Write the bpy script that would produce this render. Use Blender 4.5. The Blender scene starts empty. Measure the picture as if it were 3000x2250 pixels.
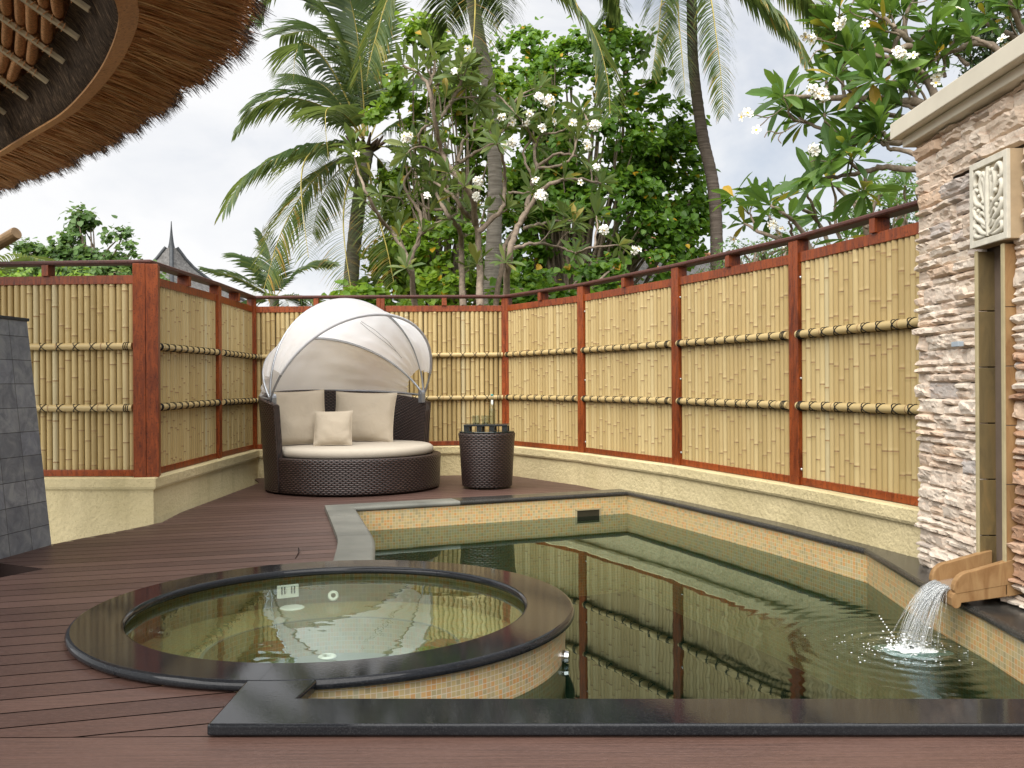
import bpy, bmesh, math, random
from mathutils import Vector, Matrix, noise
from mathutils.geometry import delaunay_2d_cdt
R = math.radians
rng = random.Random(7)
sc = bpy.context.scene
COL = sc.collection
V3 = Vector

# ------------------------------------------------------------------ camera model
F, CX, CY, ROLL, HC = 2000.0, 1106.0, 834.0, 0.006, 1.1   # measured on a 2212 px wide photo
def ray(u, v):
    du, dv = u - CX, v - CY
    return (du - dv * ROLL) / F, (du * ROLL + dv) / F
def D(u, v, Y):                     # world point seen at u,v that stands Y metres away
    x, y = ray(u, v)
    return V3((x * Y, Y, HC - y * Y))
def P(u, v, z=0.0):                 # world point seen at u,v on the level z
    x, y = ray(u, v)
    return D(u, v, (HC - z) / y)

cam = bpy.data.cameras.new('camera')
cam.lens = 36.0 * F / 2212.0
cam.sensor_width = 36.0
cam.shift_y = 4.5 / 2212.0
cam.clip_end = 3000
cam.clip_start = 0.05
camo = bpy.data.objects.new('camera', cam)
camo.matrix_world = Matrix.Translation((0, 0, HC)) @ Matrix.Rotation(R(90), 4, 'X') @ Matrix.Rotation(-ROLL, 4, 'Z')
COL.objects.link(camo)
sc.camera = camo

# ------------------------------------------------------------------ object helpers
def tag(o, label=None, cat=None, group=None, kind=None):
    if label: o['label'] = label
    if cat: o['category'] = cat
    if group: o['group'] = group
    if kind: o['kind'] = kind
    return o
def thing(name, label, cat, loc=(0, 0, 0), group=None):
    o = bpy.data.objects.new(name, None)
    o.empty_display_size = 0.1
    o.location = loc
    COL.objects.link(o)
    return tag(o, label, cat, group)

class MB:
    def __init__(s):
        s.v = []; s.f = []; s.r = []; s.m = []; s.uv = []; s.hasuv = False
    def add(s, vs, fs, r=0.0, m=0, uvs=None):
        b = len(s.v)
        s.v += [tuple(p) for p in vs]
        for k, f in enumerate(fs):
            s.f.append(tuple(b + i for i in f))
            s.r.append(r); s.m.append(m)
            if uvs is not None:
                s.hasuv = True
                s.uv.append([uvs[i] for i in f])
            else:
                s.uv.append(None)
        return s
    def box(s, c, sz, ax=None, r=0.0, m=0):
        c = V3(c); ax = ax or (V3((1, 0, 0)), V3((0, 1, 0)), V3((0, 0, 1)))
        vs = []
        for k in (-1, 1):
            for j in (-1, 1):
                for i in (-1, 1):
                    vs.append(c + ax[0] * (i * sz[0] / 2) + ax[1] * (j * sz[1] / 2) + ax[2] * (k * sz[2] / 2))
        return s.add(vs, [(0, 2, 3, 1), (4, 5, 7, 6), (0, 1, 5, 4), (2, 6, 7, 3), (0, 4, 6, 2), (1, 3, 7, 5)], r, m)
    def beam(s, a, b, w, h, r=0.0, m=0, up=(0, 0, 1)):       # w across, h along up
        a, b, up = V3(a), V3(b), V3(up)
        d = (b - a).normalized()
        n = d.cross(up).normalized(); u = n.cross(d)
        return s.box((a + b) / 2, ((b - a).length, w, h), (d, n, u), r, m)
    def tube(s, pts, rad, n=8, r=0.0, m=0, cap=True, mfun=None, uvs=False):
        pts = [V3(p) for p in pts]
        if not hasattr(rad, '__len__'): rad = [rad] * len(pts)
        vs = []; uv = []; prev = None; L = 0.0
        for i, p in enumerate(pts):
            t = (pts[min(i + 1, len(pts) - 1)] - pts[max(i - 1, 0)])
            t = t.normalized() if t.length > 1e-9 else V3((0, 0, 1))
            if prev is None:
                a = V3((0, 0, 1)) if abs(t.z) < .9 else V3((1, 0, 0))
                x = t.cross(a).normalized()
            else:
                x = (prev - t * prev.dot(t)).normalized()
            prev = x; y = t.cross(x)
            if i: L += (p - pts[i - 1]).length
            for k in range(n):
                an = 2 * math.pi * k / n
                vs.append(p + (x * math.cos(an) + y * math.sin(an)) * rad[i])
        fs = []
        for i in range(len(pts) - 1):
            for k in range(n):
                k2 = (k + 1) % n
                fs.append((i * n + k, i * n + k2, (i + 1) * n + k2, (i + 1) * n + k))
        if mfun is None:
            s.add(vs, fs, r, m)
        else:
            b = len(s.v); s.v += [tuple(p) for p in vs]
            for j, f in enumerate(fs):
                s.f.append(tuple(b + i for i in f)); s.r.append(r); s.m.append(mfun(j // n)); s.uv.append(None)
        if cap:
            s.add(vs[:n], [tuple(reversed(range(n)))], r, m); s.add(vs[-n:], [tuple(range(n))], r, m)
        return s
    def lathe(s, prof, c, n=64, t0=0.0, t1=2 * math.pi, r=0.0, m=0, uvr=None):
        # prof: list of (radius, z); uv in metres
        c = V3(c); full = abs(t1 - t0 - 2 * math.pi) < 1e-6
        vs = []; uv = []; L = [0.0]
        for i in range(1, len(prof)):
            L.append(L[-1] + math.hypot(prof[i][0] - prof[i - 1][0], prof[i][1] - prof[i - 1][1]))
        for k in range(n + 1):
            th = t0 + (t1 - t0) * k / n
            for i, (ra, z) in enumerate(prof):
                vs.append(c + V3((ra * math.cos(th), ra * math.sin(th), z)))
                uv.append(((uvr or max(p[0] for p in prof)) * th, L[i]))
        q = len(prof); fs = []
        for k in range(n):
            for i in range(q - 1):
                fs.append((k * q + i, (k + 1) * q + i, (k + 1) * q + i + 1, k * q + i + 1))
        return s.add(vs, fs, r, m, uv)
    def sphere(s, c, ra, n=8, k=5, r=0.0, m=0, sz=(1, 1, 1)):
        c = V3(c); vs = []; fs = []
        for i in range(k + 1):
            ph = math.pi * i / k
            for j in range(n):
                th = 2 * math.pi * j / n
                vs.append(c + V3((ra * sz[0] * math.sin(ph) * math.cos(th), ra * sz[1] * math.sin(ph) * math.sin(th), ra * sz[2] * math.cos(ph))))
        for i in range(k):
            for j in range(n):
                fs.append((i * n + j, (i + 1) * n + j, (i + 1) * n + (j + 1) % n, i * n + (j + 1) % n))
        return s.add(vs, fs, r, m)
    def grid(s, fn, nu, nv, r=0.0, m=0, uvfn=None):
        vs = []; uv = []
        for i in range(nu + 1):
            for j in range(nv + 1):
                vs.append(fn(i / nu, j / nv)); uv.append(uvfn(i / nu, j / nv) if uvfn else (i / nu, j / nv))
        fs = [(i * (nv + 1) + j, (i + 1) * (nv + 1) + j, (i + 1) * (nv + 1) + j + 1, i * (nv + 1) + j + 1) for i in range(nu) for j in range(nv)]
        return s.add(vs, fs, r, m, uv)
    def build(s, name, mats, parent=None, smooth=False, bevel=0.0, merge=False, segs=2):
        me = bpy.data.meshes.new(name)
        me.from_pydata(s.v, [], s.f)
        if not isinstance(mats, (list, tuple)): mats = [mats]
        for m in mats: me.materials.append(m)
        at = me.attributes.new('rnd', 'FLOAT', 'FACE')
        at.data.foreach_set('value', s.r)
        me.polygons.foreach_set('material_index', s.m)
        if s.hasuv:
            uvl = me.uv_layers.new(name='uv')
            k = 0; flat = []
            for f, u in zip(s.f, s.uv):
                for q in range(len(f)):
                    flat += list(u[q]) if u is not None else [0.0, 0.0]
            uvl.data.foreach_set('uv', flat)
        if smooth: me.polygons.foreach_set('use_smooth', [True] * len(s.f))
        if merge:
            bm = bmesh.new(); bm.from_mesh(me)
            bmesh.ops.remove_doubles(bm, verts=bm.verts, dist=1e-5)
            bm.to_mesh(me); bm.free()
        me.update()
        o = bpy.data.objects.new(name, me)
        COL.objects.link(o)
        if parent is not None:
            o.parent = parent
            o.matrix_parent_inverse = Matrix.Translation(parent.location).inverted()
        if bevel:
            b = o.modifiers.new('bevel', 'BEVEL'); b.width = bevel; b.segments = segs; b.limit_method = 'ANGLE'; b.angle_limit = R(40)
        return o

def catmull(pts, n):
    pts = [V3(p) for p in pts]
    out = []
    q = [pts[0] * 2 - pts[1]] + pts + [pts[-1] * 2 - pts[-2]]
    m = len(pts) - 1
    for k in range(n + 1):
        x = k / n * m; i = min(int(x), m - 1); t = x - i
        a, b, c, d = q[i], q[i + 1], q[i + 2], q[i + 3]
        out.append(((b * 2) + (c - a) * t + (a * 2 - b * 5 + c * 4 - d) * t * t + (b * 3 - a - c * 3 + d) * t ** 3) * .5)
    return out

def sweep(mb, path, prof, normals, closed_prof=True, r=0.0, m=0, cap=True):
    # path: list of V3 (plan), normals: mitred plan normals (not unit), prof(i) -> list of (offset, z)
    rows = []
    for i, p in enumerate(path):
        rows.append([V3((p.x + normals[i].x * o, p.y + normals[i].y * o, z)) for o, z in prof(i)])
    q = len(rows[0]); vs = [v for row in rows for v in row]; L = [0.0]
    for i in range(1, len(path)): L.append(L[-1] + (path[i] - path[i - 1]).xy.length)
    pr = prof(0); H = [0.0]
    for k in range(1, q): H.append(H[-1] + math.hypot(pr[k][0] - pr[k - 1][0], pr[k][1] - pr[k - 1][1]))
    uv = [(L[i], H[k]) for i in range(len(path)) for k in range(q)]
    fs = []
    for i in range(len(path) - 1):
        for k in range(q if closed_prof else q - 1):
            k2 = (k + 1) % q
            fs.append((i * q + k, i * q + k2, (i + 1) * q + k2, (i + 1) * q + k))
    mb.add(vs, fs, r, m, uv)
    if cap and closed_prof:
        b = len(mb.v) - len(vs)
        mb.f.append(tuple(b + k for k in range(q))); mb.r.append(r); mb.m.append(m); mb.uv.append([(0, 0)] * q)
        b2 = b + (len(path) - 1) * q
        mb.f.append(tuple(b2 + k for k in reversed(range(q)))); mb.r.append(r); mb.m.append(m); mb.uv.append([(0, 0)] * q)

def miter(path, side=1):
    out = []
    for i in range(len(path)):
        ns = []
        for a, b in ((i - 1, i), (i, i + 1)):
            if a >= 0 and b < len(path):
                d = (path[b] - path[a]).xy.normalized()
                ns.append(Vector((d.y, -d.x)) * side)
        if len(ns) == 2:
            h = (ns[0] + ns[1]).normalized()
            k = 1.0 / max(.35, h.dot(ns[0]))
            h = h * k
        else:
            h = ns[0]
        out.append(V3((h.x, h.y, 0)))
    return out

def inpoly(x, y, poly):
    c = False; j = len(poly) - 1
    for i in range(len(poly)):
        xi, yi = poly[i][0], poly[i][1]; xj, yj = poly[j][0], poly[j][1]
        if (yi > y) != (yj > y) and x < (xj - xi) * (y - yi) / (yj - yi) + xi: c = not c
        j = i
    return c

# ------------------------------------------------------------------ material helpers
class N:
    def __init__(s, name):
        s.mat = bpy.data.materials.new(name); s.mat.use_nodes = True
        s.t = s.mat.node_tree; s.n = s.t.nodes; s.l = s.t.links
        s.b = s.n['Principled BSDF']; s.out = s.n['Material Output']
    def new(s, typ, **kw):
        x = s.n.new(typ)
        for k, v in kw.items():
            if k.startswith('i_'):
                key = k[2:]
                key = int(key) if key.isdigit() else key.replace('_', ' ')
                s.set(x.inputs[key], v)
            else: setattr(x, k, v)
        return x
    def set(s, inp, v):
        if isinstance(v, bpy.types.NodeSocket): s.l.new(v, inp)
        else:
            if hasattr(v, '__len__') and len(v) == 3 and inp.type == 'RGBA': v = (*v, 1)
            inp.default_value = v
    def coord(s, kind='Object', scale=(1, 1, 1), rot=(0, 0, 0)):
        tc = s.new('ShaderNodeTexCoord'); mp = s.new('ShaderNodeMapping')
        s.l.new(tc.outputs[kind], mp.inputs['Vector']); mp.inputs['Scale'].default_value = scale; mp.inputs['Rotation'].default_value = rot
        return mp.outputs[0]
    def noise(s, vec, scale=5, det=4, rough=.55, dist=0.0):
        return s.new('ShaderNodeTexNoise', i_Vector=vec, i_Scale=scale, i_Detail=det, i_Roughness=rough, i_Distortion=dist).outputs['Fac']
    def ramp(s, fac, stops, interp='LINEAR'):
        r = s.new('ShaderNodeValToRGB'); s.set(r.inputs[0], fac); e = r.color_ramp.elements; r.color_ramp.interpolation = interp
        while len(e) < len(stops): e.new(.5)
        for k, (p, c) in enumerate(stops):
            e[k].position = p; e[k].color = (*c, 1) if hasattr(c, '__len__') else (c, c, c, 1)
        return r.outputs[0]
    def mix(s, fac, a, b, mode='MIX'):
        x = s.new('ShaderNodeMix', data_type='RGBA', blend_type=mode)
        s.set(x.inputs[0], fac); s.set(x.inputs[6], a); s.set(x.inputs[7], b)
        return x.outputs[2]
    def math(s, op, a, b=0.0, c=0.0):
        x = s.new('ShaderNodeMath', operation=op); s.set(x.inputs[0], a); s.set(x.inputs[1], b)
        if op in ('MULTIPLY_ADD', 'COMPARE', 'SMOOTH_MIN'): s.set(x.inputs[2], c)
        return x.outputs[0]
    def attr(s, name='rnd'):
        return s.new('ShaderNodeAttribute', attribute_name=name).outputs['Fac']
    def bump(s, h, strength=.5, dist=.01, prev=None):
        x = s.new('ShaderNodeBump', i_Height=h, i_Strength=strength, i_Distance=dist)
        if prev is not None: s.l.new(prev, x.inputs['Normal'])
        s.l.new(x.outputs[0], s.b.inputs['Normal']); s.lastbump = x.outputs[0]
        return x.outputs[0]
    def base(s, c, rough=None, spec=None, metal=None):
        s.set(s.b.inputs['Base Color'], c)
        if rough is not None: s.set(s.b.inputs['Roughness'], rough)
        if spec is not None: s.b.inputs['Specular IOR Level'].default_value = spec
        if metal is not None: s.b.inputs['Metallic'].default_value = metal
        return s
    def leafy(s, col, trans, k=.35):
        tr = s.new('ShaderNodeBsdfTranslucent', i_Color=trans)
        mx = s.new('ShaderNodeMixShader'); mx.inputs[0].default_value = k
        s.l.new(s.b.outputs[0], mx.inputs[1]); s.l.new(tr.outputs[0], mx.inputs[2]); s.l.new(mx.outputs[0], s.out.inputs[0])

def plain(name, c, rough=.6, var=.12, sc_=8, spec=.3, metal=0.0, bump=0.0, bsc=60, bdist=.004):
    m = N(name); co = m.coord()
    n = m.noise(co, sc_, 5)
    a = tuple(max(0, x * (1 - var)) for x in c); b = tuple(min(1, x * (1 + var)) for x in c)
    m.base(m.ramp(n, [(.3, a), (.7, b)]), rough, spec, metal)
    if bump: m.bump(m.noise(co, bsc, 3), bump, bdist)
    return m.mat
MT = {}
def mk_wood(name, dark, light, rough=.42):
    m = N(name); co = m.coord('Object', (1, 1, 1))
    g = m.noise(m.coord('Object', (14, 14, 2.2)), 3.0, 6, .65, .6)
    g2 = m.noise(m.coord('Object', (60, 60, 60)), 1.0, 4, .6)
    big = m.noise(co, 1.7, 3)
    c = m.ramp(m.math('MULTIPLY_ADD', big, .35, m.math('MULTIPLY', g, .75)), [(.36, dark), (.66, light)])
    c = m.mix(m.math('MULTIPLY', m.math('GREATER_THAN', g2, .60), .5), c, tuple(x * .35 for x in dark))
    m.base(c, m.math('MULTIPLY_ADD', g, .25, rough - .12), .4); m.bump(g, .25, .004)
    return m.mat
MT['wood'] = mk_wood('red_stained_timber', (.075, .012, .003), (.30, .064, .012))
MT['rail'] = mk_wood('dark_rail_timber', (.050, .018, .014), (.105, .036, .026), .5)
MT['bolt'] = plain('steel', (.5, .5, .5), .35, .1, metal=.9)

def mk_bamboo():
    m = N('bamboo_culm'); co = m.coord('Object', (1, 1, 1)); r = m.attr()
    c = m.ramp(r, [(0, (.37, .275, .12)), (.12, (.43, .315, .135)), (.55, (.48, .365, .17)), (.9, (.55, .435, .215)), (1, (.50, .44, .27))])
    st = m.noise(m.coord('Object', (50, 50, 1.2)), 2.5, 4, .6)
    c = m.mix(m.math('MULTIPLY', st, .25), c, (.38, .27, .11))
    fl = m.noise(m.coord('Object', (1, 1, .6)), 7, 3)
    c = m.mix(m.math('MULTIPLY', m.math('SUBTRACT', fl, .48), .5), c, (.58, .46, .25))
    m.base(c, .42, .35); m.bump(st, .12, .002)
    return m.mat
MT['bamboo'] = mk_bamboo()
MT['bamboo_node'] = plain('bamboo_node', (.30, .19, .09), .6, .3, 40)
MT['bamboo_dark'] = plain('light_block_panel', (.16, .10, .045), .8)
MT['cord'] = plain('black_cord', (.012, .011, .010), .7, .3, 60)

def mk_stucco():
    m = N('cream_stucco'); co = m.coord()
    n1 = m.noise(co, 26, 5, .6); n2 = m.noise(co, 75, 3, .6); n3 = m.noise(co, 1.4, 4)
    c = m.ramp(n3, [(.3, (.54, .455, .25)), (.7, (.665, .565, .335))]); n4 = m.noise(m.coord('Object', (3, 3, .9)), 2.4, 6, .7); c = m.mix(m.math('MULTIPLY', m.ramp(n4, [(.52, 0.0), (.72, 1.0)]), .45), c, (.40, .33, .18))
    pit = m.ramp(n2, [(.30, 1.0), (.40, 0.0)])
    c = m.mix(m.math('MULTIPLY', pit, .45), c, (.30, .23, .10))
    m.base(c, .9, .15)
    h = m.math('ADD', m.ramp(n1, [(.38, 0.0), (.62, 1.0)]), m.math('MULTIPLY', n2, .6))
    m.bump(h, .55, .008)
    return m.mat
MT['stucco'] = mk_stucco()

def mk_deck():
    m = N('brown_deck_boards'); r = m.attr()
    g = m.noise(m.coord('Object', (3, 110, 30), (0, 0, R(-15))), 1.0, 5, .65)
    big = m.noise(m.coord('Object'), 1.3, 4)
    c = m.ramp(r, [(0, (.056, .028, .021)), (.5, (.084, .044, .033)), (1, (.115, .064, .049))])
    c = m.mix(m.ramp(g, [(.35, .75), (.6, 0.0)]), c, (.044, .025, .020)); f_ = m.noise(m.coord('Object', (40, 320, 100), (0, 0, R(-15))), 1.0, 3); c = m.mix(m.ramp(f_, [(.5, 0.0), (.7, .55)]), c, (.165, .10, .085))
    c = m.mix(m.math('MULTIPLY', m.ramp(big, [(.45, 0.0), (.7, 1.0)]), .35), c, (.125, .073, .058))
    dots = m.noise(m.coord('Object'), 24, 2)
    c = m.mix(m.math('GREATER_THAN', dots, .79), c, (.04, .02, .016))
    m.base(c, m.math('MULTIPLY_ADD', big, .25, .36), .35); m.bump(g, .35, .003)
    return m.mat
MT['deck'] = mk_deck()
MT['deck_under'] = plain('deck_underside', (.018, .009, .007), .8)

def mk_granite(name, a, b, speck, rough):
    m = N(name); co = m.coord()
    n = m.noise(co, 2.2, 5, .6); s = m.noise(co, 260, 2, .7); s2 = m.noise(co, 120, 2)
    c = m.ramp(n, [(.35, a), (.7, b)])
    c = m.mix(m.ramp(s, [(.52, 0.0), (.62, 1.0)]), c, speck)
    c = m.mix(m.math('MULTIPLY', m.ramp(s2, [(.60, 0.0), (.68, 1.0)]), .5), c, tuple(x * 1.5 for x in speck))
    m.base(c, m.math('MULTIPLY_ADD', n, .12, max(.0, rough - .05)), .22)
    m.bump(s2, .10, .001)
    return m.mat
MT['granite'] = mk_granite('polished_black_granite', (.008, .009, .011), (.016, .017, .019), (.026, .027, .029), .04)
MT['granite_grey'] = mk_granite('weathered_grey_granite', (.11, .115, .10), (.22, .22, .19), (.12, .12, .105), .45)
MT['granite_right'] = mk_granite('brown_grey_granite', (.018, .018, .018), (.036, .034, .030), (.09, .085, .075), .22)

def mk_mosaic(name, tint=(1, 1, 1), size=.0215, mix=0.0):
    m = N(name)
    uv = m.new('ShaderNodeUVMap').outputs[0]
    br = m.new('ShaderNodeTexBrick', offset=0.0, squash=1.0, i_Vector=uv, i_Scale=1.0, i_Mortar_Size=.0016)
    br.inputs['Color1'].default_value = (0, 0, 0, 1); br.inputs['Color2'].default_value = (1, 1, 1, 1); br.inputs['Mortar'].default_value = (.5, .5, .5, 1)
    br.inputs['Brick Width'].default_value = size; br.inputs['Row Height'].default_value = size; br.inputs['Mortar Smooth'].default_value = .2
    T = lambda *c: tuple(min(.75, x * t * 1.28) for x, t in zip(c, tint))
    c = m.ramp(br.outputs['Color'], [(0, T(.23, .20, .11)), (.22, T(.34, .27, .13)), (.45, T(.42, .30, .12)), (.62, T(.30, .29, .19)), (.80, T(.42, .20, .055)), (1, T(.46, .28, .11))])
    n = m.noise(m.coord('Object'), 30, 4)
    c = m.mix(m.math('MULTIPLY', n, .4), c, T(.32, .27, .17))
    c = m.mix(br.outputs['Fac'], c, T(.44, .39, .29))
    m.base(c, .28, .45)
    m.bump(m.math('SUBTRACT', 1.0, br.outputs['Fac']), .4, .002)
    return m.mat
MT['mosaic'] = mk_mosaic('gold_beige_mosaic')
MT['mosaic_pool'] = mk_mosaic('pool_mosaic', (1.14, 1.10, .98), .026)
MT['pool_floor'] = plain('pool_floor_tile', (.026, .046, .036), .5, .25, 6)
MT['tub_floor'] = plain('tub_floor_tile', (.15, .165, .125), .5, .15, 8)
MT['tub_wall'] = mk_mosaic('tub_mosaic', (.55, .60, .48), .024)

def mk_water(name, tint, amp, scale, rings=None, ior=1.42):
    m = N(name); m.n.remove(m.b)
    co = m.coord('Object')
    h = m.noise(co, scale, 2, .5)
    h = m.math('MULTIPLY', h, amp)
    if rings:
        pos = m.new('ShaderNodeNewGeometry').outputs['Position']
        d = m.new('ShaderNodeVectorMath', operation='DISTANCE'); m.l.new(pos, d.inputs[0]); d.inputs[1].default_value = rings
        dist = d.outputs['Value']
        wob = m.math('ADD', dist, m.math('MULTIPLY', m.noise(co, 5, 2), .09))
        s = m.math('SINE', m.math('MULTIPLY', wob, 62.0))
        env = m.math('POWER', 2.718, m.math('MULTIPLY', dist, -4.8))
        h = m.math('ADD', h, m.math('MULTIPLY', m.math('MULTIPLY', s, env), .0085))
        fine = m.math('MULTIPLY', m.math('MULTIPLY', m.noise(co, 42, 3), m.math('POWER', 2.718, m.math('MULTIPLY', dist, -6.5))), .035)
        h = m.math('ADD', h, fine)
    bp = m.new('ShaderNodeBump', i_Height=h, i_Strength=1.0, i_Distance=1.0)
    fr = m.new('ShaderNodeFresnel', i_IOR=ior); m.l.new(bp.outputs[0], fr.inputs['Normal'])
    geo = m.new('ShaderNodeNewGeometry')
    fac = m.math('MULTIPLY', fr.outputs[0], m.math('SUBTRACT', 1.0, geo.outputs['Backfacing']))
    tr = m.new('ShaderNodeBsdfTransparent', i_Color=(*tint, 1))
    gl = m.new('ShaderNodeBsdfGlossy', i_Color=(.76, .91, .93, 1), i_Roughness=.0); m.l.new(bp.outputs[0], gl.inputs['Normal'])
    mx = m.new('ShaderNodeMixShader', i_0=fac); m.l.new(tr.outputs[0], mx.inputs[1]); m.l.new(gl.outputs[0], mx.inputs[2])
    m.l.new(mx.outputs[0], m.out.inputs[0])
    return m.mat

def mk_wicker(name, a, b, w=.030, h=.0105):
    m = N(name)
    uv = m.new('ShaderNodeUVMap').outputs[0]
    sx = m.new('ShaderNodeSeparateXYZ'); m.l.new(uv, sx.inputs[0])
    vr = m.math('DIVIDE', sx.outputs['Y'], h); row = m.math('FLOOR', vr)
    uu = m.math('FRACT', m.math('ADD', m.math('DIVIDE', sx.outputs['X'], w), m.math('MULTIPLY', m.math('MODULO', row, 2.0), .5)))
    su = m.math('POWER', m.math('SINE', m.math('MULTIPLY', uu, math.pi)), .6)
    sv = m.math('POWER', m.math('SINE', m.math('MULTIPLY', m.math('FRACT', vr), math.pi)), .5)
    hh = m.math('MULTIPLY', su, sv)
    n = m.noise(m.coord(), 18, 3)
    c = m.ramp(m.math('MULTIPLY', hh, m.math('MULTIPLY_ADD', n, .5, .75)), [(.25, (.004, .003, .003)), (.62, a), (.95, b)])  # gap shade and strand highlight put into the weave colour
    m.base(c, .36, .5)
    m.bump(hh, 1.0, .007)
    return m.mat
MT['wicker'] = mk_wicker('dark_brown_wicker', (.024, .014, .012), (.075, .045, .038), .058, .019)

def mk_fabric(name, c, sc_=700, wr=.25, trans=None):
    m = N(name); co = m.coord()
    n = m.noise(co, 5, 4); w = m.noise(co, sc_, 2)
    m.base(m.ramp(n, [(.3, tuple(x * .93 for x in c)), (.7, c)]), .85, .15)
    b = m.bump(m.noise(co, 9, 3, .5, .8), wr, .02)
    m.bump(w, .25, .0006, b)
    if trans: m.leafy(c, trans, .64)
    return m.mat
MT['cushion'] = mk_fabric('taupe_cushion_fabric', (.465, .415, .34), wr=.15)
MT['pillow'] = mk_fabric('beige_pillow_fabric', (.455, .39, .30), wr=.35)
MT['canopy'] = mk_fabric('white_canopy_fabric', (.90, .90, .91), wr=.18, trans=(.93, .93, .94))
MT['alu'] = plain('grey_aluminium', (.36, .38, .41), .35, .08, metal=.7)
MT['black'] = plain('black_lacquer', (.010, .012, .012), .25, .2, spec=.5)
MT['blackglass'] = plain('dark_table_glass', (.015, .022, .020), .06, .1, spec=.6)
def mk_glass(name, tint=(1, 1, 1)):
    m = N(name); m.n.remove(m.b)
    fr0 = m.new('ShaderNodeFresnel', i_IOR=1.35); bf = m.new('ShaderNodeNewGeometry')
    class fr: outputs = [m.math('MULTIPLY', fr0.outputs[0], m.math('SUBTRACT', 1.0, bf.outputs['Backfacing']))]
    tr = m.new('ShaderNodeBsdfTransparent', i_Color=(*tint, 1)); gl = m.new('ShaderNodeBsdfGlossy', i_Roughness=.02)
    mx = m.new('ShaderNodeMixShader', i_0=fr.outputs[0]); m.l.new(tr.outputs[0], mx.inputs[1]); m.l.new(gl.outputs[0], mx.inputs[2]); m.l.new(mx.outputs[0], m.out.inputs[0])
    return m.mat
MT['glass'] = mk_glass('clear_glass', (.86, .89, .88))
MT['glass_base'] = mk_glass('thick_glass_base', (.62, .66, .68))
MT['white'] = plain('white_plastic', (.75, .76, .72), .4, .05)
MT['chrome'] = plain('chrome', (.55, .55, .55), .15, .05, metal=1.0)
MT['teal'] = plain('teal_stopper', (.05, .25, .22), .4)

def mk_thatch():
    m = N('straw_thatch'); r = m.attr()
    c = m.ramp(r, [(0, (.30, .15, .07)), (.3, (.60, .325, .155)), (.65, (.72, .43, .215)), (.9, (.76, .51, .27)), (1, (.80, .62, .36))])
    m.base(c, .75, .2)
    return m.mat
MT['thatch'] = mk_thatch()
MT['thatch_tip'] = plain('weathered_straw_tip', (.13, .10, .085), .85, .4, 30)
MT['thatch_body'] = plain('thatch_mass', (.36, .175, .08), .9, .4, 30, bump=.8, bsc=90, bdist=.02)
MT['fascia'] = mk_wood('fascia_timber', (.40, .20, .08), (.60, .33, .14), .55)
def mk_fibre():
    m = N('black_palm_fibre'); g = m.noise(m.coord('UV', (420, 3.5, 1)), 1.0, 6, .72, 1.2)
    m.base(m.ramp(g, [(.38, (.022, .016, .013)), (.55, (.085, .060, .042)), (.70, (.30, .21, .13))]), .85, .15); m.bump(g, .9, .012)
    return m.mat
MT['fibre'] = mk_fibre()
MT['rope'] = plain('coir_rope', (.58, .31, .145), .85, .4, 90, bump=.6, bsc=200)
MT['rafter'] = plain('pale_split_bamboo', (.58, .51, .36), .6, .2, 14)

def mk_slate():
    m = N('slate_tiles'); uv = m.new('ShaderNodeUVMap').outputs[0]
    br = m.new('ShaderNodeTexBrick', offset=0.0, squash=1.0, i_Vector=uv, i_Scale=1.0, i_Mortar_Size=.0025)
    br.inputs['Color1'].default_value = (0, 0, 0, 1); br.inputs['Color2'].default_value = (1, 1, 1, 1)
    br.inputs['Brick Width'].default_value = .235; br.inputs['Row Height'].default_value = .165; br.inputs['Mortar Smooth'].default_value = .5
    c = m.ramp(br.outputs['Color'], [(0, (.22, .235, .25)), (.4, (.30, .315, .325)), (.7, (.36, .375, .38)), (1, (.27, .29, .33))])
    co = m.coord(); n = m.noise(co, 9, 6, .65, .8); n2 = m.noise(co, 26, 4)
    c = m.mix(m.ramp(n, [(.35, .75), (.6, 0.0)]), c, (.13, .14, .165))
    c = m.mix(m.math('MULTIPLY', m.ramp(n, [(.56, 0.0), (.75, 1.0)]), .7), c, (.36, .37, .355))
    c = m.mix(br.outputs['Fac'], c, (.035, .036, .036))
    m.base(c, .55, .4)
    m.bump(m.math('ADD', m.math('MULTIPLY', n2, .5), m.math('SUBTRACT', 1.0, br.outputs['Fac'])), .5, .008)
    return m.mat
MT['slate'] = mk_slate()

def mk_ledge(name, stops, stain):
    m = N(name); r = m.attr(); co = m.coord()
    c = m.ramp(r, stops)
    n = m.noise(co, 14, 6, .65, .6); n2 = m.noise(co, 55, 5, .7); n3 = m.noise(m.coord('Object', (1, 1, 6)), 9, 5, .7)
    c = m.mix(m.math('MULTIPLY', m.ramp(n3, [(.52, 0.0), (.70, 1.0)]), .65), c, stain)
    c = m.mix(m.math('MULTIPLY', m.ramp(n, [(.58, 0.0), (.72, 1.0)]), .4), c, (.44, .42, .40))
    c = m.mix(m.math('MULTIPLY', m.ramp(n2, [(.30, 1.0), (.45, 0.0)]), .45), c, (.24, .20, .17))
    m.base(c, .85, .2)
    m.bump(m.math('ADD', m.math('MULTIPLY', n, .6), n2), .55, .010)
    return m.mat
MT['ledge'] = mk_ledge('cream_ledge_stone', [(0, (.50, .46, .43)), (.12, (.62, .51, .41)), (.45, (.70, .60, .495)), (.75, (.745, .66, .555)), (.94, (.68, .51, .37)), (1, (.38, .37, .36))], (.60, .40, .28))
MT['ledge_brown'] = mk_ledge('brown_ledge_stone', [(0, (.36, .22, .14)), (.4, (.50, .31, .20)), (.8, (.58, .40, .28)), (1, (.42, .25, .16))], (.36, .17, .09))
MT['mortar'] = plain('stone_core', (.16, .12, .09), .95)
MT['cap'] = plain('cream_render', (.66, .62, .51), .8, .06, 3, bump=.15, bsc=120, bdist=.002)
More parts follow.
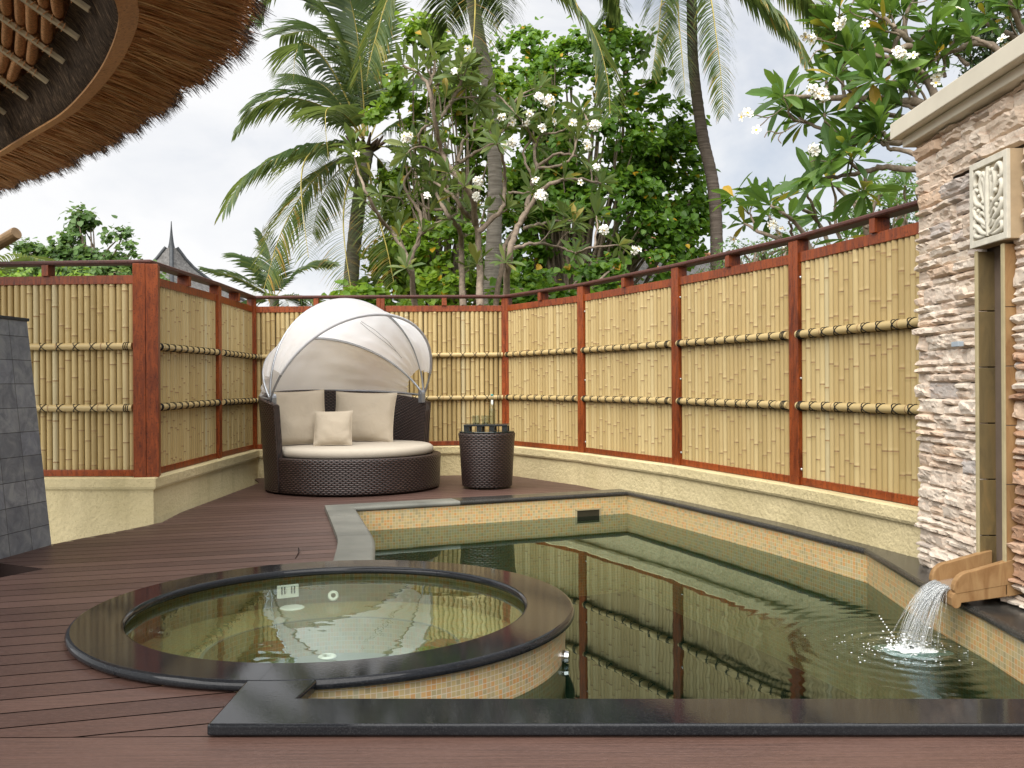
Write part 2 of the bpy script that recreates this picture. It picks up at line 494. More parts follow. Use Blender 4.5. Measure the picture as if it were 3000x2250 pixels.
def mk_sand(name, a, b, c3):
    m = N(name)
    g = m.noise(m.coord('Object', (7, 7, 1.6), (0, R(18), 0)), 2.2, 5, .6, 1.2); r = m.attr()
    c = m.ramp(g, [(.3, a), (.52, b), (.72, c3)])
    c = m.mix(r, c, (.13, .10, .055))
    m.base(c, .6, .3); m.bump(m.noise(m.coord(), 160, 3), .15, .002)
    return m.mat
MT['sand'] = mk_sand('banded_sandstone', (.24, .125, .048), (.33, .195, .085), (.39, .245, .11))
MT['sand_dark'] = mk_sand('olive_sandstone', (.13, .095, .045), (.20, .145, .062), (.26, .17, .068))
MT['sand_edge'] = plain('pale_sandstone_edge', (.45, .38, .22), .7, .12, 10)
MT['relief'] = plain('carved_cream_stone', (.66, .63, .53), .8, .1, 20, bump=.3, bsc=140, bdist=.003)
MT['relief_deep'] = plain('carved_stone_ground', (.40, .34, .24), .9, .25, 20)

def mk_leaf(name, stops, tr, k=.35, rough=.42, nsc=3):
    m = N(name); r = m.attr()
    c = m.ramp(r, stops)
    n = m.noise(m.coord('Object'), nsc, 3)
    c = m.mix(m.math('MULTIPLY', n, .22), c, tuple(x * .6 for x in stops[0][1]))
    m.base(c, rough, .4)
    t = m.mix(.5, c, tr)
    m.leafy(c, t, k)
    return m.mat
MT['palm'] = mk_leaf('palm_leaf', [(0, (.040, .080, .030)), (.45, (.080, .135, .044)), (.75, (.16, .20, .050)), (.9, (.34, .29, .07)), (1, (.50, .29, .07))], (.34, .42, .08), .42)
MT['rachis'] = plain('palm_stalk', (.34, .28, .07), .5, .25, 4)
MT['frangi'] = mk_leaf('frangipani_leaf', [(0, (.045, .105, .024)), (.5, (.090, .19, .034)), (.86, (.17, .28, .045)), (.90, (.36, .30, .035)), (.965, (.58, .36, .03)), (1, (.22, .09, .03))], (.26, .42, .05), .38)
MT['frangi_far'] = mk_leaf('frangipani_leaf_olive', [(0, (.075, .125, .042)), (.5, (.14, .205, .058)), (.9, (.24, .28, .075)), (1, (.48, .34, .06))], (.28, .36, .06), .36)
MT['heart'] = mk_leaf('heart_leaf', [(0, (.050, .115, .016)), (.45, (.095, .205, .024)), (.8, (.15, .29, .030)), (.965, (.24, .38, .035)), (.975, (.62, .38, .02)), (1, (.66, .34, .02))], (.34, .56, .04), .42)
MT['heart_light'] = mk_leaf('heart_leaf_light', [(0, (.085, .17, .020)), (.45, (.16, .29, .028)), (.85, (.26, .40, .035)), (.965, (.35, .48, .05)), (.975, (.66, .40, .02)), (1, (.62, .36, .02))], (.40, .58, .05), .42)
MT['tree_far'] = mk_leaf('distant_leaf', [(0, (.060, .125, .035)), (.6, (.12, .22, .055)), (1, (.21, .31, .07))], (.30, .44, .09), .35)
MT['tree_dark'] = mk_leaf('dark_leaf', [(0, (.018, .040, .012)), (.6, (.040, .075, .020)), (1, (.08, .12, .03))], (.10, .16, .03), .3)
MT['petal'] = plain('white_petal', (.88, .87, .80), .6, .04)
MT['petal_eye'] = plain('yellow_petal_eye', (.85, .60, .08), .6, .1)
MT['bark'] = plain('grey_brown_bark', (.235, .185, .140), .9, .35, 14, bump=.6, bsc=50, bdist=.01)
def mk_palmbark(name, a, b):
    m = N(name); n = m.noise(m.coord('Object', (1.5, 1.5, 16)), 1.6, 4, .6, .5); n2 = m.noise(m.coord(), 9, 5)
    c = m.ramp(n, [(.35, a), (.65, b)]); c = m.mix(m.math('MULTIPLY', n2, .35), c, (.10, .085, .07))
    m.base(c, .9, .1); m.bump(n, .6, .03)
    return m.mat
MT['palmbark'] = mk_palmbark('grey_palm_bark', (.17, .15, .125), (.33, .30, .26))
MT['palmbark_dark'] = mk_palmbark('dark_palm_bark', (.07, .055, .045), (.16, .13, .11))
MT['greythatch'] = plain('grey_old_thatch', (.15, .145, .14), .9, .35, 10, bump=.8, bsc=30, bdist=.05)
MT['hip'] = plain('terracotta_ridge', (.42, .19, .10), .8, .2, 6)
MT['spire'] = plain('dark_spire', (.05, .055, .06), .5, .2)
MT['ground'] = plain('ground_soil', (.09, .085, .045), .95, .4, 2)
MT['housewall'] = plain('house_wall', (.45, .38, .28), .9)
# ------------------------------------------------------------------ fence geometry read off the photo
H = 1.867
def node(u, vt, vb, Y=None):
    yd = (ray(u, vb)[1] - ray(u, vt)[1])
    Y = Y or H / yd
    a = D(u, vt, Y); b = D(u, vb, Y)
    return dict(p=V3((a.x, a.y, 0)), zt=a.z, zb=b.z)
NL1 = node(316, 563, 1028)
NL2 = node(464.5, 611, 989)
NL3 = node(543, 640.1, 969.6)
NM = node(788, 639.5, 964)
NA = node(1094.9, 638.2, 960)
NB = node(1261.2, 612.4, 976.3)
NC = node(1467, 570.7, 1003.1)
ND = node(1725.4, 511.1, 1045.1)
NE = node(1980, 438.2, 1091.5)
# the middle post stands on the straight line between its neighbours
NM['p'] = NL3['p'].lerp(NA['p'], .5)
def ext(a, b, k):
    return dict(p=b['p'] + (b['p'] - a['p']) * k, zt=b['zt'] + (b['zt'] - a['zt']) * k, zb=b['zb'] + (b['zb'] - a['zb']) * k)
NL0 = dict(p=V3((NL1['p'].x - 1.75, NL1['p'].y + .10, 0)), zt=NL1['zt'], zb=NL1['zb'])
NL00 = dict(p=V3((NL1['p'].x - 3.5, NL1['p'].y + .20, 0)), zt=NL1['zt'], zb=NL1['zb'])
NE2 = ext(ND, NE, .45)
NODES = [NL00, NL0, NL1, NL2, NL3, NM, NA, NB, NC, ND, NE2]

fence = thing('bamboo_fence', 'tall fence of yellow bamboo panels in red timber frames around the pool court', 'fence', (NM['p'].x, NM['p'].y, NM['zb']))
def fz(a, b, t, k):   # level k metres below the top rail's top, at t along the panel
    return a['zt'] + (b['zt'] - a['zt']) * t - k
# top rail, one mitred plank
fp = [n['p'] for n in NODES]; fn = miter(fp, 1)
mb = MB()
sweep(mb, fp, lambda i: [(-.065, NODES[i]['zt'] - .034), (-.065, NODES[i]['zt'] - .004), (-.055, NODES[i]['zt'] + .002), (.055, NODES[i]['zt'] + .002), (.068, NODES[i]['zt'] - .006), (.068, NODES[i]['zt'] - .022), (.058, NODES[i]['zt'] - .034)], fn)
mb.build('top_rail', MT['rail'], fence, bevel=.003)
# posts
posts = [(NL1, .205, .15), (NL2, .10, .10), (NL3, .07, .10), (NM, .10, .10), (NA, .10, .11), (NB, .118, .10), (NC, .118, .10), (ND, .118, .10), (NE2, .118, .10), (NL0, .118, .10)]
def nrm(i):
    return fn[i].normalized()
for nd, w, dp in posts:
    i = NODES.index(nd)
    n = nrm(i)
    if nd is NL1: n = V3((.25, -.97, 0)).normalized()
    if nd is NL3: n = V3((.75, -.66, 0)).normalized()
    t = V3((-n.y, n.x, 0))
    zb, zt = nd['zb'] - .004, nd['zt'] - .035
    mb = MB()
    for s in (-1, 1):
        mb.box(nd['p'] + t * (s * (w / 4 + .0007)) + V3((0, 0, (zb + zt) / 2)) + n * .004, (w / 2 - .0014, dp, zt - zb), (t, n, V3((0, 0, 1))))
    po = mb.build('post', MT['wood'], fence, bevel=.003)
    if nd in (NB, NC, ND):
        for z in (zb + .12, zb + .80, zt - .28):
            mb = MB(); mb.sphere(nd['p'] + t * (w * .5 + .004) * (1 if t.y < 0 else -1) + n * .03 + V3((0, 0, z)), .011, 8, 5)
            mb.build('bolt', MT['bolt'], po, smooth=True)

def bamboo_rod(mb, a, b, ra, seg=8, pitch=.34, arc=None, r=0.0):
    a, b = V3(a), V3(b); d = (b - a); L = d.length; d.normalize()
    ts = [0.0]; x = rng.uniform(.03, pitch)
    while x < L - .02:
        ts += [x - .030, x - .011, x - .005, x + .0005, x + .006, x + .011, x + .030]; x += pitch * rng.uniform(.8, 1.2)
    ts.append(L); pts = []; rad = []; kinds = []
    k = 0
    for i, t in enumerate(ts):
        pts.append(a + d * t)
        q = (i - 1) % 7 if 0 < i < len(ts) - 1 else 9
        rad.append(ra * {2: 1.08, 3: .97, 4: 1.07}.get(q, 1.0))
    mb.tube(pts, rad, seg, r, 0, True, lambda j: 1 if (j % 7) in (3, 4) and 0 < j < len(ts) - 2 else 0)

def torus_loop(mb, c, ax1, ax2, r1, r2, tr, n=14, k=4):
    pts = [V3(c) + ax1 * (r1 * math.cos(2 * math.pi * i / n)) + ax2 * (r2 * math.sin(2 * math.pi * i / n)) for i in range(n + 1)]
    mb.tube(pts, tr, k, 0, 0, False)

pairs = [(0, 1), (1, 2), (2, 3), (3, 4), (4, 5), (5, 6), (6, 7), (7, 8), (8, 9), (9, 10)]
for ia, ib in pairs:
    A, B = NODES[ia], NODES[ib]
    d = (B['p'] - A['p']); L = d.length; d.normalize(); n = V3((d.y, -d.x, 0))
    pan = MB()
    off0 = .055 if A is not NL1 else .09; off1 = .055 if B is not NL1 else .10
    x = off0 + .028
    pitch = .0565
    cnt = max(1, int((L - off0 - off1) / pitch)); pitch = (L - off0 - off1) / cnt
    for k in range(cnt):
        t = (off0 + pitch * (k + .5)) / L
        p = A['p'] + d * (t * L) + n * rng.uniform(-.003, .004)
        zt = fz(A, B, t, .190); zb = A['zb'] + (B['zb'] - A['zb']) * t + .045
        ra = pitch * rng.uniform(.44, .50)
        lean = d * rng.uniform(-.004, .004)
        bamboo_rod(pan, p + V3((0, 0, zb)), p + lean + V3((0, 0, zt)), ra, 10, .33, r=rng.random())
    po = pan.build('bamboo_panel', [MT['bamboo'], MT['bamboo_node']], fence, smooth=True)
    def child(mb, name, mat, **kw):
        o = mb.build(name, mat, po, **kw); o.matrix_parent_inverse = Matrix.Identity(4); return o
    # board added behind the canes to block light, then upper and lower rails
    bk = MB()
    a = A['p'] - n * .034; b = B['p'] - n * .034
    bk.add([a + V3((0, 0, A['zb'] + .02)), b + V3((0, 0, B['zb'] + .02)), b + V3((0, 0, B['zt'] - .15)), a + V3((0, 0, A['zt'] - .15)),
            a - n * .012 + V3((0, 0, A['zb'] + .02)), b - n * .012 + V3((0, 0, B['zb'] + .02)), b - n * .012 + V3((0, 0, B['zt'] - .15)), a - n * .012 + V3((0, 0, A['zt'] - .15))],
           [(0, 1, 2, 3), (7, 6, 5, 4), (0, 4, 5, 1), (3, 2, 6, 7)])
    child(bk, 'light_block_board', MT['bamboo_dark'])
    for k0, k1, nm in ((.128, .202, 'panel_rail'), (None, None, 'panel_rail')):
        rl = MB()
        e0 = d * .06; e1 = d * -.06
        if k0 is not None:
            za0, za1 = A['zt'] - k1, A['zt'] - k0; zb0, zb1 = B['zt'] - k1, B['zt'] - k0
        else:
            za0, za1 = A['zb'], A['zb'] + .056; zb0, zb1 = B['zb'], B['zb'] + .056
        vs = []
        for q, (zz0, zz1, e) in ((A, (za0, za1, e0)), (B, (zb0, zb1, e1))):
            for o_, z in ((.034, zz0), (.034, zz1), (-.03, zz1), (-.03, zz0)):
                vs.append(q['p'] + e + n * o_ + V3((0, 0, z)))
        rl.add(vs, [(0, 4, 5, 1), (1, 5, 6, 2), (2, 6, 7, 3), (3, 7, 4, 0), (0, 1, 2, 3), (7, 6, 5, 4)])
        child(rl, nm, MT['wood'], bevel=.003)
    # spacer blocks under the top rail
    sb = MB()
    for t in ((.5,) if L > 1.2 else (.5,)):
        p = A['p'].lerp(B['p'], t)
        z0 = fz(A, B, t, .129); z1 = fz(A, B, t, .033)
        sb.box(p + V3((0, 0, (z0 + z1) / 2)), (.06, .115, z1 - z0), (d, n, V3((0, 0, 1))))
    child(sb, 'spacer_block', MT['wood'], bevel=.002)
    # two lashed cross poles
    for kz in (.743, 1.275):
        a = A['p'] + d * (off0 + .005) + n * .052 + V3((0, 0, fz(A, B, .04, kz)))
        b = B['p'] - d * (off1 + .005) + n * .052 + V3((0, 0, fz(A, B, .96, kz)))
        cp = MB(); bamboo_rod(cp, a, b, .0295, 14, .42, r=.55)
        c = child(cp, 'cross_pole', [MT['bamboo'], MT['bamboo_node']], smooth=True)
        dd = (b - a).normalized(); up = V3((0, 0, 1)); LL = (b - a).length
        nl = max(4, int(LL / .155)); st = (LL - .10) / nl
        for k in range(nl + 1):
            cc = a + dd * (.05 + st * k); la = MB()
            if k in (0, nl):
                for q in (-.018, 0, .018):
                    torus_loop(la, cc + dd * q, n, (up + dd * .1).normalized(), .0325, .0325, .0038)
            else:
                for s in (-1, 1):
                    torus_loop(la, cc, n, up * .0325 + dd * (s * .026), .0325, 1.0, .0036)
            child(la, 'lashing', MT['cord'], smooth=True)

# ------------------------------------------------------------------ stucco plinth wall under the fence
wp = [n['p'] for n in NODES]; wn = miter(wp, 1)
wall = thing('stucco_wall', 'low cream rough stucco wall carrying the bamboo fence', 'wall', (NM['p'].x, NM['p'].y, 0))
mb = MB()
def resamp(path, nodes, step=.4):
    P2 = []; Z = []
    for i in range(len(path) - 1):
        k = max(1, int((path[i + 1] - path[i]).length / step))
        for j in range(k):
            t = j / k; P2.append(path[i].lerp(path[i + 1], t)); Z.append(nodes[i]['zb'] * (1 - t) + nodes[i + 1]['zb'] * t)
    P2.append(path[-1]); Z.append(nodes[-1]['zb']); return P2, Z
sweep(mb, wp, lambda i: [(-.14, -.9), (-.14, NODES[i]['zb'] - .10), (.085, NODES[i]['zb'] - .10), (.085, -.9)], wn)
mb.build('wall_face', MT['stucco'], wall)
mb = MB()
sweep(mb, wp, lambda i: [(-.16, NODES[i]['zb'] - .1), (-.16, NODES[i]['zb'] - .012), (-.15, NODES[i]['zb'] - .004), (.103, NODES[i]['zb'] - .004), (.115, NODES[i]['zb'] - .014), (.117, NODES[i]['zb'] - .085), (.108, NODES[i]['zb'] - .104), (.09, NODES[i]['zb'] - .108)], wn)
mb.build('wall_coping', MT['stucco'], wall)

# ------------------------------------------------------------------ pool outline
ZC = .045          # coping top
ZW = -.175         # pool water
RC = V3((-.876, 4.489, 0)); RO, RI = 1.172, .928
FL, FR = P(766.9, 1095.6, ZC), P(1352.9, 1062.2, ZC)
def pc(u, v): return P(u, v, ZC)
left_in = [V3((-.838, 5.61, 0)), pc(810.9, 1182.2), pc(806.9, 1158.9), pc(781.9, 1118.2), FL]
right_in = [FR, pc(1456.8, 1085.5), pc(1660, 1133), pc(1865.1, 1184.9), pc(1917, 1214.9), pc(1990, 1259), pc(2118, 1321.5), pc(2212, 1372.6), V3((2.12, 3.2, 0)), V3((2.10, 2.2, 0))]
for p in left_in + right_in: p.z = 0
inner = left_in + right_in
front_far0, front_far1 = V3((-.7335, 3.150, 0)), V3((2.6, 3.085, 0))
pool_poly = [(p.x, p.y) for p in inner[:-1]] + [(2.12, 3.09), (-.72, 3.15), (-.80, 3.3), (-.876, 4.489)]
pool = thing('swimming_pool', 'small tiled pool with granite coping beside the round tub', 'pool', (.9, 6, 0))
def coping(path, nside, mat, name, w=.25, lab=None):
    nn = miter(path, nside); mb = MB()
    pr = [(w, .004), (w, ZC), (.022, ZC), (.010, ZC - .004), (.002, ZC - .012), (0, ZC - .020), (.002, ZC - .030), (.012, ZC - .040), (.03, .004)]
    L = 0.0; st = 0; cuts_ = []
    for i in range(1, len(path) - 1):
        L += (path[i] - path[i - 1]).length
        if L > .95 and abs(nn[i].length - 1) < .012: cuts_.append(i); L = 0.0
    ends = [0] + cuts_ + [len(path) - 1]
    for a, b in zip(ends[:-1], ends[1:]):
        seg = [p.copy() for p in path[a:b + 1]]
        if a: seg[0] = seg[0] + (seg[1] - seg[0]).normalized() * .0015
        if b < len(path) - 1: seg[-1] = seg[-1] + (seg[-2] - seg[-1]).normalized() * .0015
        mb = MB(); sweep(mb, seg, lambda i: pr, nn[a:b + 1])
        o = mb.build(name, mat, pool, bevel=0)
        if lab: o['label'] = lab
    return o
seam = FL.lerp(FR, .36)
o = coping([left_in[0]] + catmull(left_in[1:], 16) + [seam], -1, MT['granite_grey'], 'coping', lab='pale grey weathered coping')
rc = [right_in[0]] + catmull(right_in[1:4], 8) + [right_in[3].lerp(right_in[4], .5)] + right_in[4:]
coping([seam + (FR - FL).normalized() * .003] + rc, -1, MT['granite_right'], 'coping')
# pool walls and floor
def band(path, nside, o, z0, z1, mat, name, parent, uvflip=False):
    nn = miter(path, nside); mb = MB()
    sweep(mb, path, lambda i: [(o, z0), (o, z1)], nn, closed_prof=False)
    return mb.build(name, mat, parent)
allin = [left_in[0]] + catmull(left_in[1:], 16) + [FR] + catmull(right_in[1:4], 8) + right_in[4:]
tw = band(allin, -1, .022, -1.1, .012, MT['mosaic_pool'], 'tile_wall', pool)
band([V3((-.8, 3.172, 0)), V3((2.2, 3.108, 0))], 1, 0, -1.1, .012, MT['mosaic_pool'], 'tile_wall', pool)
mb = MB(); mb.add([(-1.8, 3, -.95), (2.6, 3, -.95), (2.6, 9.6, -.95), (-1.8, 9.6, -.95)], [(0, 1, 2, 3)]); mb.build('pool_floor', MT['pool_floor'], pool)
# skimmer mouth in the far wall
fd = (FR - FL).normalized(); fnm = V3((-fd.y, fd.x, 0))
def on_far(u, v):
    x, y = ray(u, v); o = FL + fnm * .022   # intersect with wall plane
    Y = (o.dot(fnm)) / (V3((x, 1, 0)).dot(fnm)); return D(u, v, Y)
s0, s1 = on_far(1243.6, 1101.5), on_far(1295, 1099.5)
mb = MB(); w = (s1 - s0).xy.length; c = (s0 + s1) / 2 - V3((0, 0, .05)) - fnm * .003
zt = max(s0.z, s1.z)
mid = V3((c.x, c.y, 0))
sk = thing('pool_skimmer', 'rectangular skimmer opening in the far tiled pool wall', 'skimmer', (c.x, c.y, zt - .1))
fr = MB()
for o_, sz in ((V3((0, 0, 0)), None),):
    for sx in (-1, 1): fr.box(mid + fd * (sx * w / 2) + V3((0, 0, zt - .06)) - fnm * .004, (.014, .022, .12), (fd, fnm, V3((0, 0, 1))))
    for sz_ in (0, -.12): fr.box(mid + V3((0, 0, zt + sz_)) - fnm * .004, (w + .014, .022, .014), (fd, fnm, V3((0, 0, 1))))
fr.build('skimmer_frame', plain('beige_plastic', (.40, .34, .20), .5), sk)
dk = MB(); dk.box(mid + V3((0, 0, zt - .06)) - fnm * .001, (w - .015, .008, .105), (fd, fnm, V3((0, 0, 1)))); dk.build('skimmer_mouth_shade', plain('skimmer_shade', (.035, .030, .016), .8), sk)  # flat plate, the opening's shade is put into its dark colour

# ------------------------------------------------------------------ front coping strip and neck to the tub (granite)
g0, g1 = V3((-.965, 2.905, 0)), V3((2.9, 2.845, 0))
gn = V3((0, 1, 0))
pts = [(-.965, 2.905), (2.9, 2.845), (2.9, 3.082), (-.7335, 3.150), (-.712, 3.30), (-.705, 3.40), (-.965, 3.40)]
def slab(pts, z0, z1, name, mat, parent, bevel=.014, segs=3):
    mb = MB(); q = len(pts)
    mb.add([(x, y, z0) for x, y in pts] + [(x, y, z1) for x, y in pts], [tuple(reversed(range(q))), tuple(range(q, 2 * q))] + [(i, (i + 1) % q, q + (i + 1) % q, q + i) for i in range(q)])
    return mb.build(name, mat, parent, bevel=bevel, segs=segs)
for q_ in (pts,):
    o = slab(q_, .006, ZC - .001, 'coping', MT['granite'], pool, bevel=.009); o['label'] = 'polished black granite front coping'
# ------------------------------------------------------------------ hot tub
tub = thing('hot_tub', 'round hot tub with a polished black granite rim and gold mosaic wall', 'hot tub', RC)
def ring(a0, a1, n, nm='granite_rim'):
    mb = MB()
    pr = [(RI + .03, .006), (RI + .012, .006), (RI + .002, .014), (RI, .024), (RI + .003, .034), (RI + .010, .042), (RI + .020, ZC + .001), (RO - .020, ZC + .001), (RO - .010, .042), (RO - .003, .034), (RO, .024), (RO - .002, .014), (RO - .012, .006), (RO - .03, .006)]
    mb.lathe(pr, RC, n, a0, a1)
    k = len(pr); e0 = mb.v[:k]; e1 = mb.v[n * k:n * k + k]
    mb.add(e0, [tuple(range(k))]); mb.add(e1, [tuple(reversed(range(k)))])
    o = mb.build(nm, MT['granite'], tub)
    for p in o.data.polygons: p.use_smooth = len(p.vertices) == 4 and abs(p.normal.z) < .985
    return o
cuts = [R(x) for x in (-92, -28, 6, 62, 118, 171, 222, 268)]
for a, b in zip(cuts[:-1], cuts[1:]): ring(a + .0006, b - .0006, max(6, int((b - a) * 26)))
mb = MB(); mb.lathe([(1.125, -1.0), (1.125, .010)], RC, 160); mb.build('tile_wall', MT['mosaic'], tub, smooth=True)
mb = MB(); mb.lathe([(.955, .010), (.955, -.16), (.62, -.165), (.60, -.17), (.60, -.36)], RC, 128); mb.build('bench', MT['tub_wall'], tub)
mb = MB(); mb.lathe([(.96, -.165), (.6, -.166)], RC, 96); mb.lathe([(.61, -.36), (.001, -.36)], RC, 96); mb.build('tub_floor', MT['tub_floor'], tub)
mb = MB(); mb.lathe([(.955, .012), (.955, -.165)], RC, 128, uvr=.955); 
mb.build('inner_tile_band', MT['tub_wall'], tub)
def disc(c, ra, nrm_, th, name, mat, hole=0.0, parent=tub):
    nrm_ = V3(nrm_).normalized(); a = nrm_.cross(V3((.3, .2, .9))).normalized(); b = nrm_.cross(a); mb = MB(); n = 20; pr = [(hole, 0), (hole, th), (ra * .85, th), (ra, th * .4), (ra, 0)]
    vs = [V3(c) + (a * math.cos(2 * math.pi * k / n) + b * math.sin(2 * math.pi * k / n)) * q + nrm_ * h for k in range(n) for q, h in pr]
    m = len(pr); fs = [(k * m + i, k * m + i + 1, ((k + 1) % n) * m + i + 1, ((k + 1) % n) * m + i) for k in range(n) for i in range(m - 1)]
    mb.add(vs, fs); return mb.build(name, mat, parent, smooth=False)
def inward(x, y): return (V3((RC.x, RC.y, 0)) - V3((x, y, 0))).normalized()
def on_tub(u, v, ra=.95):
    x, y = ray(u, v); best = None
    A_ = x * x + 1; B_ = -2 * (x * RC.x + RC.y); C_ = RC.x ** 2 + RC.y ** 2 - ra * ra
    Y = (-B_ + math.sqrt(B_ * B_ - 4 * A_ * C_)) / (2 * A_); return D(u, v, Y)
p = on_tub(621, 1272); ni = inward(p.x, p.y); tt = V3((-ni.y, ni.x, 0))
mb = MB(); mb.box(p + ni * .01 + V3((0, 0, -.012)), (.125, .012, .075), (tt, ni, V3((0, 0, 1)))); g = mb.build('grille', MT['white'], tub, bevel=.004)
mb = MB()
for k in (-.036, -.02, .02, .036): mb.box(p + ni * .018 + tt * k + V3((0, 0, -.005)), (.006, .004, .04), (tt, ni, V3((0, 0, 1))))
o = mb.build('slots', MT['black'], g); o.matrix_parent_inverse = Matrix.Identity(4)
p = on_tub(720, 1287); disc(p, .032, inward(p.x, p.y) + V3((0, 0, .5)), .012, 'jet', MT['white'], .014)
p = P(631, 1313, -.163); p = on_tub(631, 1309, .90); disc(V3((p.x, p.y, -.163)), .07, (0, 0, 1), .008, 'drain_cover', MT['white'], .0)
p = P(706.8, 1416, -.35); disc(V3((p.x, p.y, -.358)), .05, (0, 0, 1), .010, 'jet', MT['white'], .025)
p = on_tub(342, 1368); disc(p, .035, inward(p.x, p.y), .05, 'jet', MT['chrome'], .008)
p = RC + V3((1.127 * math.cos(R(2)), 1.127 * math.sin(R(2)), -.10)); disc(V3((RC.x + 1.125 * math.cos(R(-12)), RC.y + 1.125 * math.sin(R(-12)), -.145)), .03, (1, -.2, 0), .03, 'pool_light', MT['chrome'], .004)

# water sheets
IMP = P(1977, 1402, ZW)
MT['water'] = mk_water('pool_water', (.24, .34, .29), .0010, 2.2, tuple(IMP), 1.72)
MT['tubwater'] = mk_water('tub_water', (.74, .81, .73), .0011, 5.0, None, 2.15)
mb = MB()
path = [(p.x - 0, p.y) for p in allin]
wpoly = [(p + m_ * .03) for p, m_ in zip(allin, miter(allin, -1))] + [V3((2.2, 3.0, 0)), V3((-.9, 3.0, 0))]
# cut the tub out of the pool sheet: walk its outer wall from behind to the front
arc = [RC + V3((1.11 * math.cos(a), 1.11 * math.sin(a), 0)) for a in [R(x) for x in range(-92, 87, 4)]]
wpoly = [q for q in wpoly] + arc
mb.add([(p.x, p.y, ZW) for p in wpoly], [tuple(reversed(range(len(wpoly))))])
o = mb.build('pool_water', MT['water']); tag(o, 'dark green still pool water mirroring the fence', kind='structure')
mb = MB(); n = 96
mb.add([RC + V3((.952 * math.cos(2 * math.pi * k / n), .952 * math.sin(2 * math.pi * k / n), -.004)) for k in range(n)], [tuple(range(n))])
o = mb.build('tub_water', MT['tubwater']); tag(o, 'clear water filling the round tub to its rim', kind='structure')

# ------------------------------------------------------------------ deck
DE = [P(106.6, 1177), P(170, 1164), P(235, 1152), P(300, 1139), P(350, 1128), P(390, 1107), P(480, 1073), P(560, 1043)]      # the deck stops short of the wall here
outer = [(-7.2, 5.9), (-3.45, 5.9)] + [(p.x, p.y) for p in DE] + [(n['p'].x, n['p'].y) for n in NODES[4:]] + [(3.2, 4.0), (3.2, -3), (-7.2, -3)]
apex = (-2.86, 5.66)
wedge = [apex, (-6.6, 7.55), (-7.0, 3.0), (-4.25, 3.0)]
def nearpoly(x, y): return inpoly(x, y, wedge)
hole = [(p.x + m_.x * .10, p.y + m_.y * .10) for p, m_ in zip(allin, miter(allin, -1))]
hole = hole[:-1] + [(hole[-2][0], 3.0), (-.85, 3.0), (-.85, 3.3), (-.876, 4.489), (-.85, 5.3)]
circ = [(RC.x + 1.08 * math.cos(2 * math.pi * k / 72), RC.y + 1.08 * math.sin(2 * math.pi * k / 72)) for k in range(72)]
vv = []; ee = []
for poly in (outer, hole, circ, wedge):
    b = len(vv); vv += [Vector(q) for q in poly]; ee += [(b + i, b + (i + 1) % len(poly)) for i in range(len(poly))]
ov, oe, of, _, _, _ = delaunay_2d_cdt(vv, ee, [], 0, 1e-5)
tris = []
for f in of:
    cx = sum(ov[i].x for i in f) / 3; cy = sum(ov[i].y for i in f) / 3
    if not inpoly(cx, cy, outer): continue
    if inpoly(cx, cy, hole) or inpoly(cx, cy, circ) or nearpoly(cx, cy): continue
    tris.append([(ov[i].x, ov[i].y) for i in f])
def clip(poly, a, b, c):          # keep a*x+b*y>=c
    out = []
    for i in range(len(poly)):
        p, q = poly[i], poly[(i + 1) % len(poly)]
        dp = a * p[0] + b * p[1] - c; dq = a * q[0] + b * q[1] - c
        if dp >= 0: out.append(p)
        if (dp >= 0) != (dq >= 0):
            t = dp / (dp - dq); out.append((p[0] + (q[0] - p[0]) * t, p[1] + (q[1] - p[1]) * t))
    return out
YS = 2.925
ang = R(16.0); bn = (-math.sin(ang), math.cos(ang)); BW = .152
deck = MB(); und = MB()
for t in tris:
    und.add([(x, y, -.009) for x, y in t], [(0, 1, 2)])
    far = clip(t, 0, 1, YS)
    if len(far) >= 3:
        s = [bn[0] * x + bn[1] * y for x, y in far]
        for k in range(int(math.floor(min(s) / BW)), int(math.floor(max(s) / BW)) + 1):
            p = clip(clip(far, bn[0], bn[1], k * BW + .0048), -bn[0], -bn[1], -((k + 1) * BW - .0048))
            if len(p) >= 3:
                deck.add([(x, y, 0) for x, y in p], [tuple(range(len(p)))], random.Random(k * 3 + 1).random())
    near = clip(t, 0, -1, -(YS - .006))
    if len(near) >= 3:
        for k in range(-10, 20):
            y1 = YS - .006 - .30 * k if k == 0 else YS - .006 - .30 - .15 * (k - 1); y0 = y1 - (.30 if k == 0 else .15) + .006
            if k < 0: continue
            p = clip(clip(near, 0, 1, y0), 0, -1, -y1)
            if len(p) >= 3: deck.add([(x, y, 0) for x, y in p], [tuple(range(len(p)))], random.Random(k + 77).random() * .6 + .4)
o = deck.build('deck', MT['deck']); tag(o, 'brown timber deck boards', kind='structure')
o = und.build('gap_shade_sheet', MT['deck_under']); tag(o, 'dark sheet standing in for the shade under the deck boards', kind='structure')  # sheet coloured dark so the board gaps look shaded
# the lower step at the left edge of the deck
st = MB(); q = [V3((x, y, 0)) for x, y in wedge]
for a, b in ((q[1], q[0]), (q[0], q[3])):
    st.add([a + V3((0, 0, -.16)), b + V3((0, 0, -.16)), b, a], [(0, 1, 2, 3)])
st.add([p + V3((0, 0, -.16)) for p in q], [(0, 1, 2, 3)])
o = st.build('sunken_step', MT['deck_under']); tag(o, 'sunken dark brown step at the deck edge', kind='structure')

